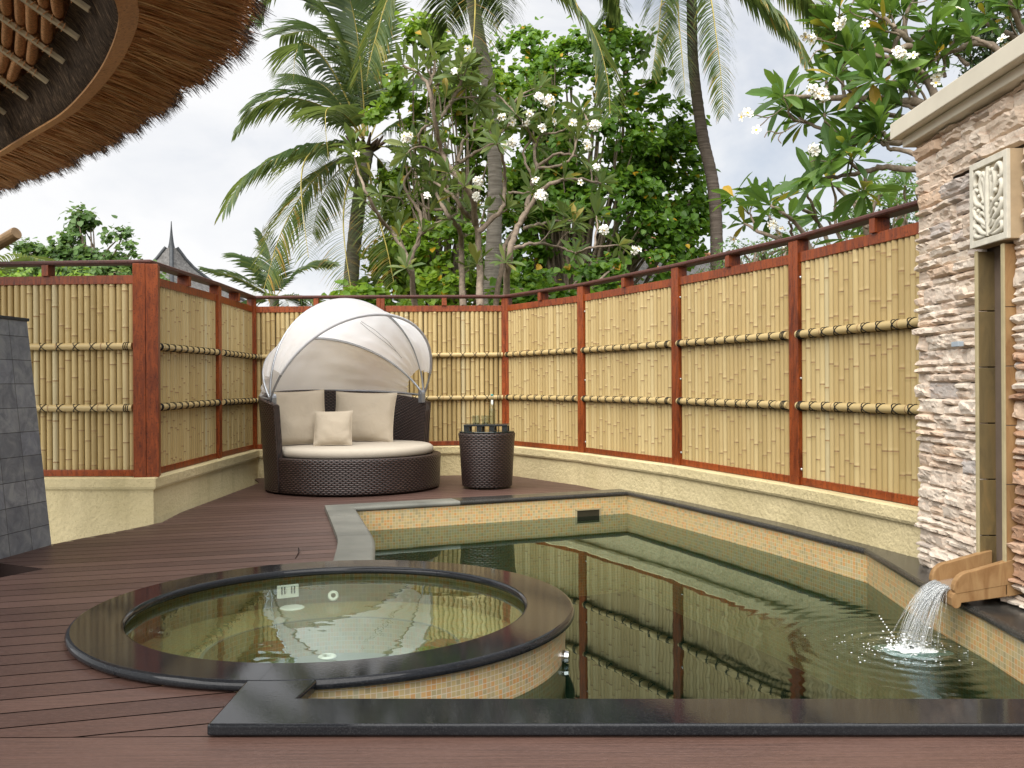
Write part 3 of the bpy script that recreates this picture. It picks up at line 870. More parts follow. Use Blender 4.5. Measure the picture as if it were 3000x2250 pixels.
# ------------------------------------------------------------------ ground outside the court
gh = [(-6.8, 8.5)] + [(n['p'].x, n['p'].y) for n in NODES[1:]] + [(3.15, 4.0), (3.15, -2.9), (-6.8, -2.9)]
big = [(-600, -600), (600, -600), (600, 900), (-600, 900)]
vv = [Vector(q) for q in big + gh]; ee = [(i, (i + 1) % 4) for i in range(4)] + [(4 + i, 4 + (i + 1) % len(gh)) for i in range(len(gh))]
ov, oe, of, _, _, _ = delaunay_2d_cdt(vv, ee, [], 0, 1e-5)
mb = MB()
for f in of:
    cx = sum(ov[i].x for i in f) / 3; cy = sum(ov[i].y for i in f) / 3
    if not inpoly(cx, cy, gh): mb.add([(ov[i].x, ov[i].y, -.04) for i in f], [(0, 1, 2)])
o = mb.build('ground', MT['ground']); tag(o, kind='structure')
# ------------------------------------------------------------------ ledge-stone feature wall on the right
XW = 2.36
swall = thing('stone_wall', 'tall feature wall clad in rough cream ledge stone beside the pool', 'wall', (XW, 4.4, ZC))
mb = MB(); mb.box((XW + .41, 3.9, 1.26), (.72, 3.0, 2.44)); mb.build('wall_core', MT['mortar'], swall)
CH = (4.375, 4.635, .10, 1.80)     # y0, y1, z0, z1 of the water chute
RL = (4.295, 4.66, 1.755, 2.21)    # relief
def in_hole(y0, y1, z0, z1):
    for h in (CH, RL):
        if y0 < h[1] and y1 > h[0] and z0 < h[3] and z1 > h[2]: return h
    return None
cl = MB(); clb = MB()
r2 = random.Random(11)
def stone(mbx, y0, y1, z0, z1, prot, rr, face='x', x0=XW + .06):
    w, h = y1 - y0, z1 - z0
    nu = max(3, int(w / .017)); nv = max(3, int(h / .012))
    sd = V3((r2.uniform(-50, 50), r2.uniform(-50, 50), r2.uniform(-50, 50)))
    ty = r2.uniform(-.08, .08); tz = r2.uniform(-.10, .22); bow = r2.uniform(-.2, .5)
    skew = r2.uniform(-.10, .10) * h
    vs = []; 
    for i in range(nu + 1):
        for j in range(nv + 1):
            a, b = i / nu, j / nv
            y = y0 + w * a; z = z0 + h * b + skew * (a - .5)
            e = min(a * w, (1 - a) * w) ; f = min(b * h, (1 - b) * h)
            edge = min(1.0, e / .010) * min(1.0, f / .007)
            q = V3((y * 7, z * 17, 0)) + sd
            n1 = noise.noise(q); n2 = noise.noise(V3((y * 30, z * 55, 3)) + sd); n3 = noise.cell(V3((y * 9 + n1, z * 26 + n1 * .9 + y * 3, 0)) + sd)
            d = prot * (.55 + .45 * edge) + .009 * n1 + .003 * n2 + .009 * (n3 - .5) + ty * (a - .5) * w + tz * (b - .5) * h
            d = d - (1 - edge) * .016
            jy = .006 * noise.noise(V3((z * 40, y0 * 9, 1)) + sd); jz = .005 * noise.noise(V3((y * 22, z0 * 7, 2)) + sd)
            if i in (0, nu) or j in (0, nv): d = -.010
            vs.append((XW + .012 - d, y + jy, z + jz))
    fs = [(i * (nv + 1) + j, i * (nv + 1) + j + 1, (i + 1) * (nv + 1) + j + 1, (i + 1) * (nv + 1) + j) for i in range(nu) for j in range(nv)]
    mbx.add(vs, fs, rr)
z = ZC + .002
while z < 2.485:
    h = r2.choice((.040, .052, .062, .075, .088, .100)); z1 = min(z + h, 2.488)
    y = 2.42
    while y < 5.41:
        L = r2.uniform(.13, .38); y1 = min(y + L, 5.412)
        if 5.412 - y1 < .06: y1 = 5.412 + r2.uniform(-.012, .012)
        subs = [(z, z1)]
        if z1 - z > .06 and r2.random() < .32:
            c = z + (z1 - z) * r2.uniform(.35, .65); subs = [(z, c), (c, z1)]
        for a, b in subs:
            yy0, yy1 = y, y1
            for h in (CH, RL):
                if yy0 < h[1] and yy1 > h[0]:
                    if a < h[3] < b and b - h[3] > .010: a = h[3]
                    elif a < h[2] < b and h[2] - a > .010: b = h[2]
            hh = in_hole(yy0, yy1, a, b)
            pieces = [(yy0, yy1)]
            if hh:
                pieces = []
                if yy0 < hh[0] - .02: pieces.append((yy0, hh[0]))
                if yy1 > hh[1] + .02: pieces.append((hh[1], yy1))
            for (p0, p1) in pieces:
                if p1 - p0 < .02: continue
                brown = p1 < 4.40 and r2.random() < max(0.0, min(.95, 1.25 - 1.1 * max(0.0, b - .35) + .35 * noise.noise(V3((p0 * 2.5, b * 2.5, 0)))) - max(0.0, 3.9 - p1) * 1.1)
                stone(clb if brown else cl, p0, p1, a, b, r2.uniform(.0, .030) + (.015 if brown else 0), r2.random())
        y = y1
    z = z1
cl.build('stone_cladding', MT['ledge'], swall)
o = clb.build('stone_cladding', MT['ledge_brown'], swall); o['label'] = 'rust brown stones near the pool'
# coping of the wall: two stepped bands
mb = MB()
xc = XW - .11; xl = XW - .05
mb.box((xl + .45, 3.9, 2.517), (.9, 3.18 - .06, .052)); 
mb.box((xc + .5, 3.9, 2.590), (1.0, 3.18, .094))
mb.build('wall_coping', MT['cap'], swall, bevel=.004)

# ------------------------------------------------------------------ sandstone chute and spout
ch = thing('water_chute', 'sandstone water chute with a short spout set in the stone wall', 'water spout', (XW, 4.5, .1))
yf, yn = 4.615, 4.395
mb = MB()
zs = [.10, .34, .62, .90, 1.18, 1.46, 1.76]
for k in range(6):
    mb.box((XW + .035, yf + .015, (zs[k] + zs[k + 1]) / 2), (.13, .026, zs[k + 1] - zs[k] - .006), r=(.0 if k < 2 else .3))
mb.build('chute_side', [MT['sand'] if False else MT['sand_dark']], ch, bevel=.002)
mb = MB()
for k in range(6): mb.box((XW + .035, yn - .014, (zs[k] + zs[k + 1]) / 2), (.13, .026, zs[k + 1] - zs[k] - .004), r=0)
mb.build('chute_side', MT['sand'], ch, bevel=.002)
mb = MB()
for k in range(6): mb.box((XW + .092, 4.505, (zs[k] + zs[k + 1]) / 2), (.02, .20, zs[k + 1] - zs[k] - .006), r=.35)
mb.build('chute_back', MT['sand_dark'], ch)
mb = MB()
for yy in (yf + .015, yn - .014): mb.box((XW - .034, yy, .93), (.008, .028, 1.66))
mb.build('edge_strip', MT['sand_edge'], ch, bevel=.002)
# spout boards: outline in (distance from wall, height)
def board(y0, y1, dz, name, mat=MT['sand']):
    out = [(-.03, .155), (.262, .105)]
    for k in range(7):
        a = k / 6 * math.pi / 2
        out.append((.272 - .085 * (1 - math.cos(a)), .125 + .088 * math.sin(a)))
    out += [(.0, .266), (-.03, .272)]
    mb = MB(); q = len(out)
    vs = [(XW - .01 - d, y0, z + dz) for d, z in out] + [(XW - .01 - d, y1, z + dz) for d, z in out]
    mb.add(vs, [tuple(range(q)), tuple(reversed(range(q, 2 * q)))] + [(i, q + i, q + (i + 1) % q, (i + 1) % q) for i in range(q)])
    return mb.build(name, mat, ch, bevel=.004)
board(yf - .02, yf + .018, -.002, 'side_board'); board(yn - .03, yn + .008, 0, 'side_board')
mb = MB()
out = [(-.03, .165), (.255, .122), (.275, .112), (.282, .092), (.280, .058), (.270, .045), (.255, .043), (.240, .052), (.236, .070), (-.03, .105)]
q = len(out); y0, y1 = yn - .028, yf + .016
mb.add([(XW - .01 - d, y0, z - .006) for d, z in out] + [(XW - .01 - d, y1, z - .006) for d, z in out], [tuple(range(q)), tuple(reversed(range(q, 2 * q)))] + [(i, q + i, q + (i + 1) % q, (i + 1) % q) for i in range(q)])
mb.build('spout_floor', MT['sand'], ch, bevel=.003)

# ------------------------------------------------------------------ carved relief panel
rel = thing('relief_panel', 'carved cream stone relief panel mounted above the water chute', 'relief', (XW, 4.475, 1.98))
yc_, zc_ = 4.4775, 1.983; hw, hh = .178, .205
mb = MB(); mb.box((XW - .006, yc_, zc_), (.07, .352, .418)); mb.build('panel_body', plain('tan_panel_side', (.46, .35, .22), .75, .15, 9), rel, bevel=.002)
mb = MB()
for s in (-1, 1):
    mb.box((XW - .046, yc_ + s * (.176 - .0165), zc_), (.02, .033, .418)); mb.box((XW - .046, yc_, zc_ + s * (.209 - .0165)), (.02, .286, .033))
mb.build('panel_frame', MT['relief'], rel, bevel=.003)
mb = MB(); mb.box((XW - .038, yc_, zc_), (.008, .29, .355)); mb.build('panel_ground', MT['relief_deep'], rel)
mb = MB(); xs = XW - .050
def scroll(pts, ra, mir=True):
    for s in ((-1, 1) if mir else (1,)):
        q = catmull([(xs, yc_ + s * a, zc_ + b) for a, b in pts], 14)
        n = len(q); mb.tube(q, [ra * (.55 + .6 * math.sin(math.pi * (i + 1) / (n + 1))) for i in range(n)], 6)
scroll([(0, -.17), (.0, -.08), (.0, 0), (0, .09), (0, .165)], .017, False)
scroll([(.012, -.03), (.05, .03), (.07, .09), (.05, .14), (.022, .12), (.03, .09)], .013)
scroll([(.02, .06), (.06, .13), (.10, .155), (.128, .13), (.12, .09), (.095, .10)], .013)
scroll([(.01, -.06), (.05, -.02), (.10, .0), (.128, .04), (.12, .075), (.09, .06)], .014)
scroll([(.01, -.02), (.03, .05), (.028, .11), (.012, .15)], .010)
scroll([(.01, -.12), (.06, -.09), (.11, -.06), (.13, -.02), (.10, -.015)], .014)
scroll([(.01, -.16), (.05, -.15), (.09, -.12), (.128, -.10), (.125, -.07)], .014)
scroll([(.03, -.165), (.08, -.165), (.125, -.15), (.12, -.12), (.09, -.135)], .012)
scroll([(.02, -.08), (.045, -.055), (.07, -.05), (.075, -.075), (.05, -.08)], .010)
scroll([(.015, -.13), (.04, -.12), (.055, -.10), (.035, -.095)], .010)
for a, b in ((.0, .0), (.04, .0), (-.04, .0), (.085, -.035), (-.085, -.035), (.075, .035), (-.075, .035), (.0, -.1)):
    mb.sphere((xs - .004, yc_ + a, zc_ + b), .013, 8, 5)
mb.build('carving', MT['relief'], rel, smooth=True)
# tiny grey tile with worn stamp among the stones
mb = MB(); mb.box((XW - .035, 4.83, 1.305), (.03, .075, .026)); o = mb.build('stamped_tile', plain('grey_blue_tile', (.36, .42, .47), .6), None, bevel=.002)
tag(o, 'tiny grey blue stamped tile let into the ledge stones', 'tile')

# ------------------------------------------------------------------ falling water
MT['stream'] = None
m = N('falling_water'); m.n.remove(m.b)
tr = m.new('ShaderNodeBsdfTransparent', i_Color=(.96, .97, .97, 1)); gl = m.new('ShaderNodeBsdfGlossy', i_Roughness=.08); df = m.new('ShaderNodeBsdfDiffuse', i_Color=(.85, .87, .88, 1)); tl = m.new('ShaderNodeBsdfTranslucent', i_Color=(.85, .87, .88, 1))
a1 = m.new('ShaderNodeAddShader'); mx0 = m.new('ShaderNodeMixShader', i_0=.5); m.l.new(df.outputs[0], mx0.inputs[1]); m.l.new(tl.outputs[0], mx0.inputs[2])
mx1 = m.new('ShaderNodeMixShader', i_0=.35); m.l.new(mx0.outputs[0], mx1.inputs[1]); m.l.new(gl.outputs[0], mx1.inputs[2])
mx2 = m.new('ShaderNodeMixShader', i_0=.30); m.l.new(tr.outputs[0], mx2.inputs[1]); m.l.new(mx1.outputs[0], mx2.inputs[2]); m.l.new(mx2.outputs[0], m.out.inputs[0])
MT['stream'] = m.mat
r3 = random.Random(5); mb = MB()
xl = XW - .275
for k in range(210):
    yy = r3.uniform(yn + .02, yf - .03); v0 = r3.gauss(.66, .20); z0 = .124 + r3.uniform(-.004, .006)
    tgt = IMP.y + (yy - 4.5) * r3.uniform(.2, 1.1) + r3.gauss(0, .035)
    T = math.sqrt(2 * (z0 - ZW) / 9.81) * r3.uniform(.55, 1.0) if r3.random() < .35 else math.sqrt(2 * (z0 - ZW) / 9.81)
    ts0 = r3.uniform(0, .35) if r3.random() < .45 else 0
    pts = []; rad = []
    ra = r3.uniform(.0010, .0030)
    wob = r3.uniform(0, 6)
    for i in range(9):
        t = T * (ts0 + (1 - ts0) * i / 8)
        f = t / math.sqrt(2 * (z0 - ZW) / 9.81)
        pts.append(V3((xl - v0 * t + .004 * math.sin(wob + 5 * f), yy + (tgt - yy) * f + .004 * math.sin(wob * 2 + 7 * f), z0 - 4.905 * t * t)))
        rad.append(ra * (1 - .55 * f) * (.4 + .6 * math.sin(math.pi * min(1, (i + .6) / 8.6)) ** .5) * (1.9 if f < .25 else 1))
    mb.tube(pts, rad, 4, 0, 0, True)
for k in range(34):      # torn ribbons of water between the threads
    yy = r3.uniform(yn + .03, yf - .04); v0 = r3.gauss(.64, .14); w = r3.uniform(.004, .013); t0 = r3.uniform(0, .25); t1 = r3.uniform(.55, 1.0); T = math.sqrt(2 * (.124 - ZW) / 9.81); ph = r3.uniform(0, 6)
    vs = []
    for i in range(13):
        t = T * (t0 + (t1 - t0) * i / 12); f = t / T; c = V3((xl - v0 * t + .006 * math.sin(ph + 9 * f), yy + (IMP.y - yy) * f * .6, .124 - 4.905 * t * t)); ww = w * (.25 + math.sin(math.pi * (i + .3) / 12.6)) * (1 - .4 * f)
        vs += [c - V3((.3 * ww, ww, 0)), c + V3((.3 * ww, ww, 0))]
    mb.add(vs, [(2 * i, 2 * i + 1, 2 * i + 3, 2 * i + 2) for i in range(12)])
# the film running over the spout floor
mb.grid(lambda a, b: V3((XW - .0 - .275 * a, yn + .012 + (yf - yn - .036) * b, .166 - .006 - .043 * a + .003 * math.sin(b * 17 + a * 5))), 6, 10)
fall = mb.build('falling_water', MT['stream'], None, smooth=True); tag(fall, 'stream of water falling from the sandstone spout', kind='stuff')
mb = MB()
foam = N('white_foam'); foam.base((.82, .85, .86), .35, .5); foam = foam.mat
for k in range(300):
    a = r3.uniform(0, 2 * math.pi); d = abs(r3.gauss(0, .13)); 
    if r3.random() < .16: d = r3.uniform(.05, .32)
    p = IMP + V3((math.cos(a) * d * 1.25 - .05, math.sin(a) * d, 0))
    s = r3.uniform(.0012, .0032) * (1.6 if d < .1 else 1)
    hz = abs(r3.gauss(0, .03)) * (1 if d < .16 else .1)
    mb.sphere(p + V3((0, 0, s * .2 + hz)), s, 6, 4, sz=(r3.uniform(.8, 1.9), r3.uniform(.8, 1.9), .6))
for k in range(10):
    mb.sphere(IMP + V3((-.08 - .008 * k, .03 + .002 * k, .03 + .013 * k)), .003 + .0008 * (k % 3), 6, 4)
def crest(a, b):
    th = a * 2 * math.pi; d = .012 + (.12 + .06 * noise.noise(V3((th * 1.3, 0, 9)))) * b
    n = noise.noise(V3((math.cos(th) * d * 45, math.sin(th) * d * 45, 3)))
    return IMP + V3((math.cos(th) * d * 1.3 - .02, math.sin(th) * d, -.004 + .016 * (1 - b) * (n + .55)))
mb.grid(crest, 40, 10)
o = mb.build('splash', foam, None, smooth=True); tag(o, 'white splash and bubbles where the water lands', kind='stuff')

# ------------------------------------------------------------------ slate pillar at the left edge
sp = thing('slate_pillar', 'tapered pillar clad in grey slate tiles at the left edge of the deck', 'pillar', (-3.6, 6.2, 0))
def pil(z, o=0.0):     # corner points at height z (battered)
    t = z / 1.60
    xb = -3.255 - .155 * t + o
    return [V3((xb, 6.53 - .02 * t + o, z)), V3((xb - .115, 5.55 + .03 * t - o, z)), V3((-4.5 + .12 * t - o, 5.75 + .03 * t - o, z)), V3((-4.4 + .12 * t - o, 6.73 - .02 * t + o, z))]
mb = MB(); nz = 20
rows = [pil(-.5 + 2.075 * k / nz) for k in range(nz + 1)]
for c in range(4):
    L = (rows[0][c] - rows[0][(c + 1) % 4]).length
    vs = []; uv = []; nu = 14
    for k in range(nz + 1):
        for i in range(nu + 1):
            p = rows[k][c].lerp(rows[k][(c + 1) % 4], i / nu)
            vs.append(p); uv.append((L * i / nu + .02, p.z + .02))
    mb.add(vs, [(k * (nu + 1) + i, (k + 1) * (nu + 1) + i, (k + 1) * (nu + 1) + i + 1, k * (nu + 1) + i + 1) for k in range(nz) for i in range(nu)], 0, 0, uv)
mb.build('slate_cladding', MT['slate'], sp)
mb = MB(); a = pil(1.575, .012); b = [p + V3((0, 0, .022)) for p in pil(1.575, .012)]
mb.add(a + b, [(0, 1, 2, 3), (7, 6, 5, 4), (0, 4, 5, 1), (1, 5, 6, 2), (2, 6, 7, 3), (3, 7, 4, 0)]); mb.build('cap_slab', plain('dark_slate_cap', (.05, .055, .055), .6, .3, 20, bump=.4), sp, bevel=.004)
# timber roof column with a dark shoe on the pillar
colm = thing('timber_column', 'round timber column with a dark shoe standing on the slate pillar', 'column', (-3.93, 6.25, 1.6))
mb = MB(); mb.tube([(-3.67, 6.30, 1.598), (-3.67, 6.30, 1.75), (-3.68, 6.30, 1.755)], [.17, .155, .10], 24); mb.build('column_shoe', MT['black'], colm)
mb = MB(); mb.tube([(-3.70, 6.30, 1.75), (-3.71, 6.30, 3.2)], [.148, .14], 24); mb.build('column_shaft', MT['fascia'], colm, smooth=True)
# ------------------------------------------------------------------ daybed
DC = V3((-1.735, 10.15, 0)); RB = .95
bed = thing('daybed', 'round dark wicker daybed with a white folding canopy in the fence corner', 'daybed', DC)
mb = MB(); mb.lathe([(.0, .012), (.90, .012), (.925, .018), (.935, .03), (.937, .06), (.946, .33), (.948, .36), (.944, .372), (.93, .376), (.92, .376), (.86, .376), (.85, .36), (.0, .36)], DC, 96, uvr=.95); mb.build('base', MT['wicker'], bed, smooth=True)
T0, T1 = R(38), R(226)
def rim(th):
    q = (th - T0) / (T1 - T0); return .925 + .145 * math.sin(math.pi * q) ** .8
mb = MB(); n = 90; pr = 12
vs = []; uv = []
for k in range(n + 1):
    th = T0 + (T1 - T0) * k / n; h = rim(th)
    prof = []
    for i in range(pr + 1): z = .02 + (h - .03) * i / pr; prof.append((.949 + .062 * (z / 1.0) ** 1.3, z))
    prof += [(prof[-1][0] - .012, h), (prof[-1][0] - .055, h), (prof[-1][0] - .07, h - .012)]
    for i in range(pr + 1): z = h - .02 - (h - .38) * i / pr; prof.append((.949 + .062 * z ** 1.3 - .072, z))
    Lz = 0
    for i, (ra, z) in enumerate(prof):
        if i: Lz += math.hypot(ra - prof[i - 1][0], z - prof[i - 1][1])
        vs.append(DC + V3((ra * math.cos(th), ra * math.sin(th), z))); uv.append((th * .97, Lz))
q = len(prof)
mb.add(vs, [(k * q + i, (k + 1) * q + i, (k + 1) * q + i + 1, k * q + i + 1) for k in range(n) for i in range(q - 1)], 0, 0, uv)
for k, rev in ((0, False), (n, True)):
    f = tuple(range(k * q, k * q + q)); f = tuple(reversed(f)) if rev else f
    mb.f.append(f); mb.r.append(0); mb.m.append(0); mb.uv.append([(j * .003, (j % 13) * .02) for j in range(q)])
mb.build('backrest', MT['wicker'], bed)
def cush(ra, z0, z1):
    pr = [(.0, z0), (ra - .02, z0), (ra - .004, z0 + .012), (ra + .004, (z0 + z1) / 2), (ra - .006, z1 - .022), (ra - .028, z1 - .004), (ra - .06, z1 + .004), (ra * .6, z1 + .012), (0, z1 + .014)]
    return pr
mb = MB(); mb.lathe(cush(.865, .377, .472), DC, 96); mb.build('seat_cushion', MT['cushion'], bed, smooth=True)
# canopy hoops
PL = V3((-2.48, 9.60, .975)); PR = V3((-1.05, 10.76, 1.0))
M0 = (PL + PR) / 2; AX = (PR - PL); HB = AX.length / 2; AX.normalize(); AXh = V3((AX.x, AX.y, 0)).normalized()
FW = V3((AXh.y, -AXh.x, 0))
def hoop(phi, ra, t):
    dirv = FW * math.sin(phi) + V3((0, 0, 1)) * math.cos(phi)
    a = math.pi * t
    se = math.copysign(abs(math.sin(a)) ** .92, math.sin(a))
    return M0 - AX * (HB * 1.03 * math.cos(a)) + dirv * (ra * se)
HO = [(R(36), 1.075), (R(-4), 1.085), (R(-50), 1.07), (R(-86), 1.03)]
for phi, ra in HO:
    mb = MB(); mb.tube([hoop(phi, ra, i / 40) for i in range(41)], .0125, 8); mb.build('hoop', MT['alu'], bed, smooth=True)
cm = MB()
def fab(i):
    (p0, r0), (p1, r1) = HO[i], HO[i + 1]
    def fn(a, b):
        t = .085 + .83 * b
        x0, x1 = hoop(p0, r0 + .014, t), hoop(p1, r1 + .014, t)
        p = x0.lerp(x1, a)
        sag = 4 * a * (1 - a)
        c = M0 + (x0 - M0) * .5 + (x1 - M0) * .5
        inw = (M0 + V3((0, 0, -.1)) - p).normalized()
        wr = noise.noise(V3((a * 3.1 + i * 7, b * 16, 1.3))) * .012 + noise.noise(V3((a * 8 + i * 3, b * 5, 7))) * .010
        edge = min(b, 1 - b)
        wr += .022 * math.exp(-edge * 9) * math.sin(a * 23 + i + 6 * b) + .007 * noise.noise(V3((a * 14 + i * 5, b * 9, 3)))
        return p + inw * (sag * .020 + wr * min(1, sag * 1.6))
    return fn
for i in range(3): cm.grid(fab(i), 14, 60, uvfn=lambda a, b: (a, b))
# short skirt hanging behind the rear hoop
def skirt(a, b):
    p = hoop(HO[3][0], HO[3][1] + .016, .06 + .88 * b); return p + V3((0, 0, -.04 * a)) + (p - M0).normalized() * .004 * math.sin(b * 50)
cm.grid(skirt, 2, 50)
# front hem wrapped over the first hoop
def hem(a, b):
    t = .085 + .83 * b; an = R(-40) + R(200) * a
    c = hoop(HO[0][0], HO[0][1], t); o = (c - M0).normalized(); f = (FW * math.cos(HO[0][0]) - V3((0, 0, 1)) * math.sin(HO[0][0]))
    return c + (o * math.sin(an) + f * math.cos(an) * .9) * .017
cm.grid(hem, 4, 50)
cm.build('canopy', MT['canopy'], bed, smooth=True)
# dark pocket seams on the inside and two thin grey lines
mb = MB()
for phi, ra in HO[1:3]:
    mb.tube([hoop(phi, ra - .016, .10 + .8 * i / 40) for i in range(41)], .010, 5)
mb.build('hoop_pocket', plain('grey_pocket_cloth', (.48, .48, .47), .9), bed, smooth=True)
mb = MB()
f2 = fab(1)
for da in (0, .085):
    mb.tube([f2(.38 + .16 * (i / 20) + da * math.sin(math.pi * min(1, i / 20 + .12)), .63 + .27 * (i / 20)) + V3((.012, -.03, -.02)) for i in range(21)], .0032, 5)
mb.build('canopy_line', plain('grey_line', (.42, .42, .42), .8), bed, smooth=True)
for pv, sgn in ((PL, -1), (PR, 1)):
    mb = MB()
    for s in (-.018, -.006, .006, .018):
        c = pv + AX * s
        u_ = V3((0, 0, 1)); f_ = FW
        out = [(-.038, -.085), (.038, -.085), (.042, .02)] + [(.042 * math.cos(a), .02 + .042 * math.sin(a)) for a in (R(30), R(60), R(90), R(120), R(150))] + [(-.042, .02)]
        q = len(out)
        mb.add([c - AX * .005 + f_ * x + u_ * z for x, z in out] + [c + AX * .005 + f_ * x + u_ * z for x, z in out], [tuple(range(q)), tuple(reversed(range(q, 2 * q)))] + [(i, q + i, q + (i + 1) % q, (i + 1) % q) for i in range(q)])
    mb.tube([pv - AX * .028 + V3((0, 0, .02)), pv + AX * .028 + V3((0, 0, .02))], .014, 10)
    mb.build('hinge_bracket', MT['alu'], bed, bevel=.002)

# ------------------------------------------------------------------ throw pillows
def pillow(name, c, w, h, t, yaw, tilt, label, seed, roll=0.0):
    rot = Matrix.Rotation(yaw, 3, 'Z') @ Matrix.Rotation(-tilt, 3, 'X') @ Matrix.Rotation(roll, 3, 'Y')
    c = V3(c)
    mb = MB(); nu = 26
    def side(s):
        def fn(a, b):
            x, z = a * 2 - 1, b * 2 - 1
            pr = max(0, (1 - abs(x) ** 2.6)) ** .55 * max(0, (1 - abs(z) ** 2.6)) ** .55
            sx = w / 2 * x * (1 - .055 * (1 - abs(z) ** 2.5) * abs(x)); sz = h / 2 * z * (1 - .055 * (1 - abs(x) ** 2.5) * abs(z))
            wr = .012 * noise.noise(V3((x * 2.2 + seed, z * 2.2, s))) * pr + .006 * noise.noise(V3((x * 7 + seed, z * 3, s + 4))) * (1 - pr) * min(1, pr * 6)
            cr = .010 * math.sin(9 * (abs(x) + abs(z)) + seed) * max(0, abs(x) + abs(z) - 1.1) * min(1, pr * 5)
            y = s * (t / 2 * pr + .004 + wr + cr)
            return c + rot @ V3((sx, y, sz + h / 2))
        return fn
    for s in (-1, 1): mb.grid(side(s), nu, nu)
    o = mb.build(name, MT['pillow'], None, smooth=True)
    # welt round the edge
    ed = []
    for k in range(81):
        a = 2 * math.pi * k / 80; x = max(-1, min(1, 1.3 * math.cos(a))); z = max(-1, min(1, 1.3 * math.sin(a)))
        m_ = max(abs(x), abs(z)); x, z = x / m_, z / m_
        ed.append(c + rot @ V3((w / 2 * x * (1 - .055 * (1 - abs(z) ** 2.5) * abs(x)), 0, h / 2 * z * (1 - .055 * (1 - abs(x) ** 2.5) * abs(z)) + h / 2)))
    mw = MB(); mw.tube(ed, .006, 6, cap=False)
    wv = mw.build('piping', MT['pillow'], o, smooth=True); wv.matrix_parent_inverse = Matrix.Identity(4)
    return tag(o, label, 'pillow', 'throw pillows on the daybed')
zs_ = .482
def dg(u, Y): return (u - 1106) / 2000 * Y
pillow('throw_pillow', (dg(650, 9.90), 9.90, zs_), .60, .60, .20, R(24), R(14), 'large square beige pillow at the left end of the daybed', 1, R(-2))
pillow('throw_pillow', (dg(781, 10.40), 10.40, zs_), .71, .58, .20, R(-6), R(16), 'large wide beige pillow leaning on the right half of the backrest', 5, R(1.5))
pillow('throw_pillow', (dg(718, 9.72), 9.72, zs_ + .005), .40, .385, .15, R(4), R(22), 'small beige pillow in front of the two large ones', 9, R(-1))

# ------------------------------------------------------------------ side table with tray, glasses and bottle
TC = V3((dg(1051, 10.06), 10.06, 0))
tb = thing('side_table', 'tapered round dark wicker side table right of the daybed', 'side table', TC)
mb = MB(); mb.lathe([(0, .02), (.262, .02), (.272, .03), (.30, .50), (.308, .570), (.3095, .576), (.3095, .588), (.304, .596), (.295, .598), (.29, .598), (.0, .598)], TC, 72, uvr=.3); mb.build('body', MT['wicker'], tb, smooth=True)
mb = MB()
for a in (R(-120), R(-60), R(60), R(120)): mb.tube([TC + V3((.2 * math.cos(a), .2 * math.sin(a), 0)), TC + V3((.2 * math.cos(a), .2 * math.sin(a), .022))], .02, 10)
mb.build('foot', MT['black'], tb)
mb = MB(); mb.lathe([(0, .602), (.296, .602), (.300, .606), (.300, .612), (.296, .616), (0, .616)], TC, 72); mb.build('glass_top', MT['blackglass'], tb)
tr_ = thing('serving_tray', 'black lacquered stand tray with square cut-outs on the side table', 'tray', TC + V3((0, 0, .616)))
mb = MB(); tc = TC + V3((.0, .0, 0)); ay = R(-4)
ex = (V3((math.cos(ay), math.sin(ay), 0)), V3((-math.sin(ay), math.cos(ay), 0)), V3((0, 0, 1)))
mb.box(tc + V3((0, 0, .680)), (.47, .30, .020), ex); mb.build('tray_top', MT['black'], tr_, bevel=.002)
mb = MB()
for sy in (-1, 1):
    for k in range(4):
        mb.box(tc + ex[0] * (-.205 + .1367 * k) + ex[1] * (sy * .128) + V3((0, 0, .643)), (.058, .03, .052), ex)
mb.build('tray_leg', MT['black'], tr_, bevel=.002)
def tumbler(p, label):
    t = thing('drinking_glass', label, 'glass', p, 'tumblers on the tray')
    mb = MB(); mb.lathe([(.0, .016), (.034, .016), (.0375, .03), (.040, .092), (.042, .092), (.0415, .090), (.0385, .004), (.036, 0), (0, 0)], p, 28); mb.build('bowl', MT['glass'], t, smooth=True)
    mb = MB(); mb.lathe([(.0, .002), (.035, .002), (.036, .014), (0, .0155)], p, 24); mb.build('thick_base', MT['glass_base'], t, smooth=True)
tumbler(tc + ex[0] * -.115 + ex[1] * -.02 + V3((0, 0, .6905)), 'clear tumbler on the tray, farther from the bottle')
tumbler(tc + ex[0] * -.018 + ex[1] * .01 + V3((0, 0, .6905)), 'clear tumbler on the tray, right next to the bottle')
bp_ = tc + ex[0] * .055 + ex[1] * .05 + V3((0, 0, .6905))
bt = thing('water_bottle', 'clear swing-top water bottle standing on the black tray', 'bottle', bp_)
mb = MB(); mb.lathe([(0, .003), (.032, .003), (.036, .010), (.037, .14), (.034, .19), (.020, .245), (.0145, .262), (.0140, .285), (.016, .290), (.016, .300), (.012, .302)], bp_, 28); mb.build('bottle_body', MT['glass'], bt, smooth=True)
mb = MB(); mb.lathe([(0, .004), (.034, .006), (.0345, .14), (.031, .165), (0, .166)], bp_, 24); mb.build('water_fill', MT['glass'], bt, smooth=True)
mb = MB(); mb.lathe([(.0, .302), (.012, .302), (.014, .312), (.012, .322), (0, .325)], bp_, 16); mb.build('stopper', MT['teal'], bt, smooth=True)
mb = MB()
for s in (-1, 1): mb.tube([bp_ + V3((s * .013, -.006, .318)), bp_ + V3((s * .022, -.008, .300)), bp_ + V3((s * .021, -.012, .275)), bp_ + V3((s * .015, -.006, .268))], .0018, 5)
mb.build('wire_bail', MT['alu'], bt, smooth=True)
mb = MB(); mb.box(bp_ + V3((0, -.024, .235)), (.022, .003, .05)); o = mb.build('tag', MT['white'], bt)

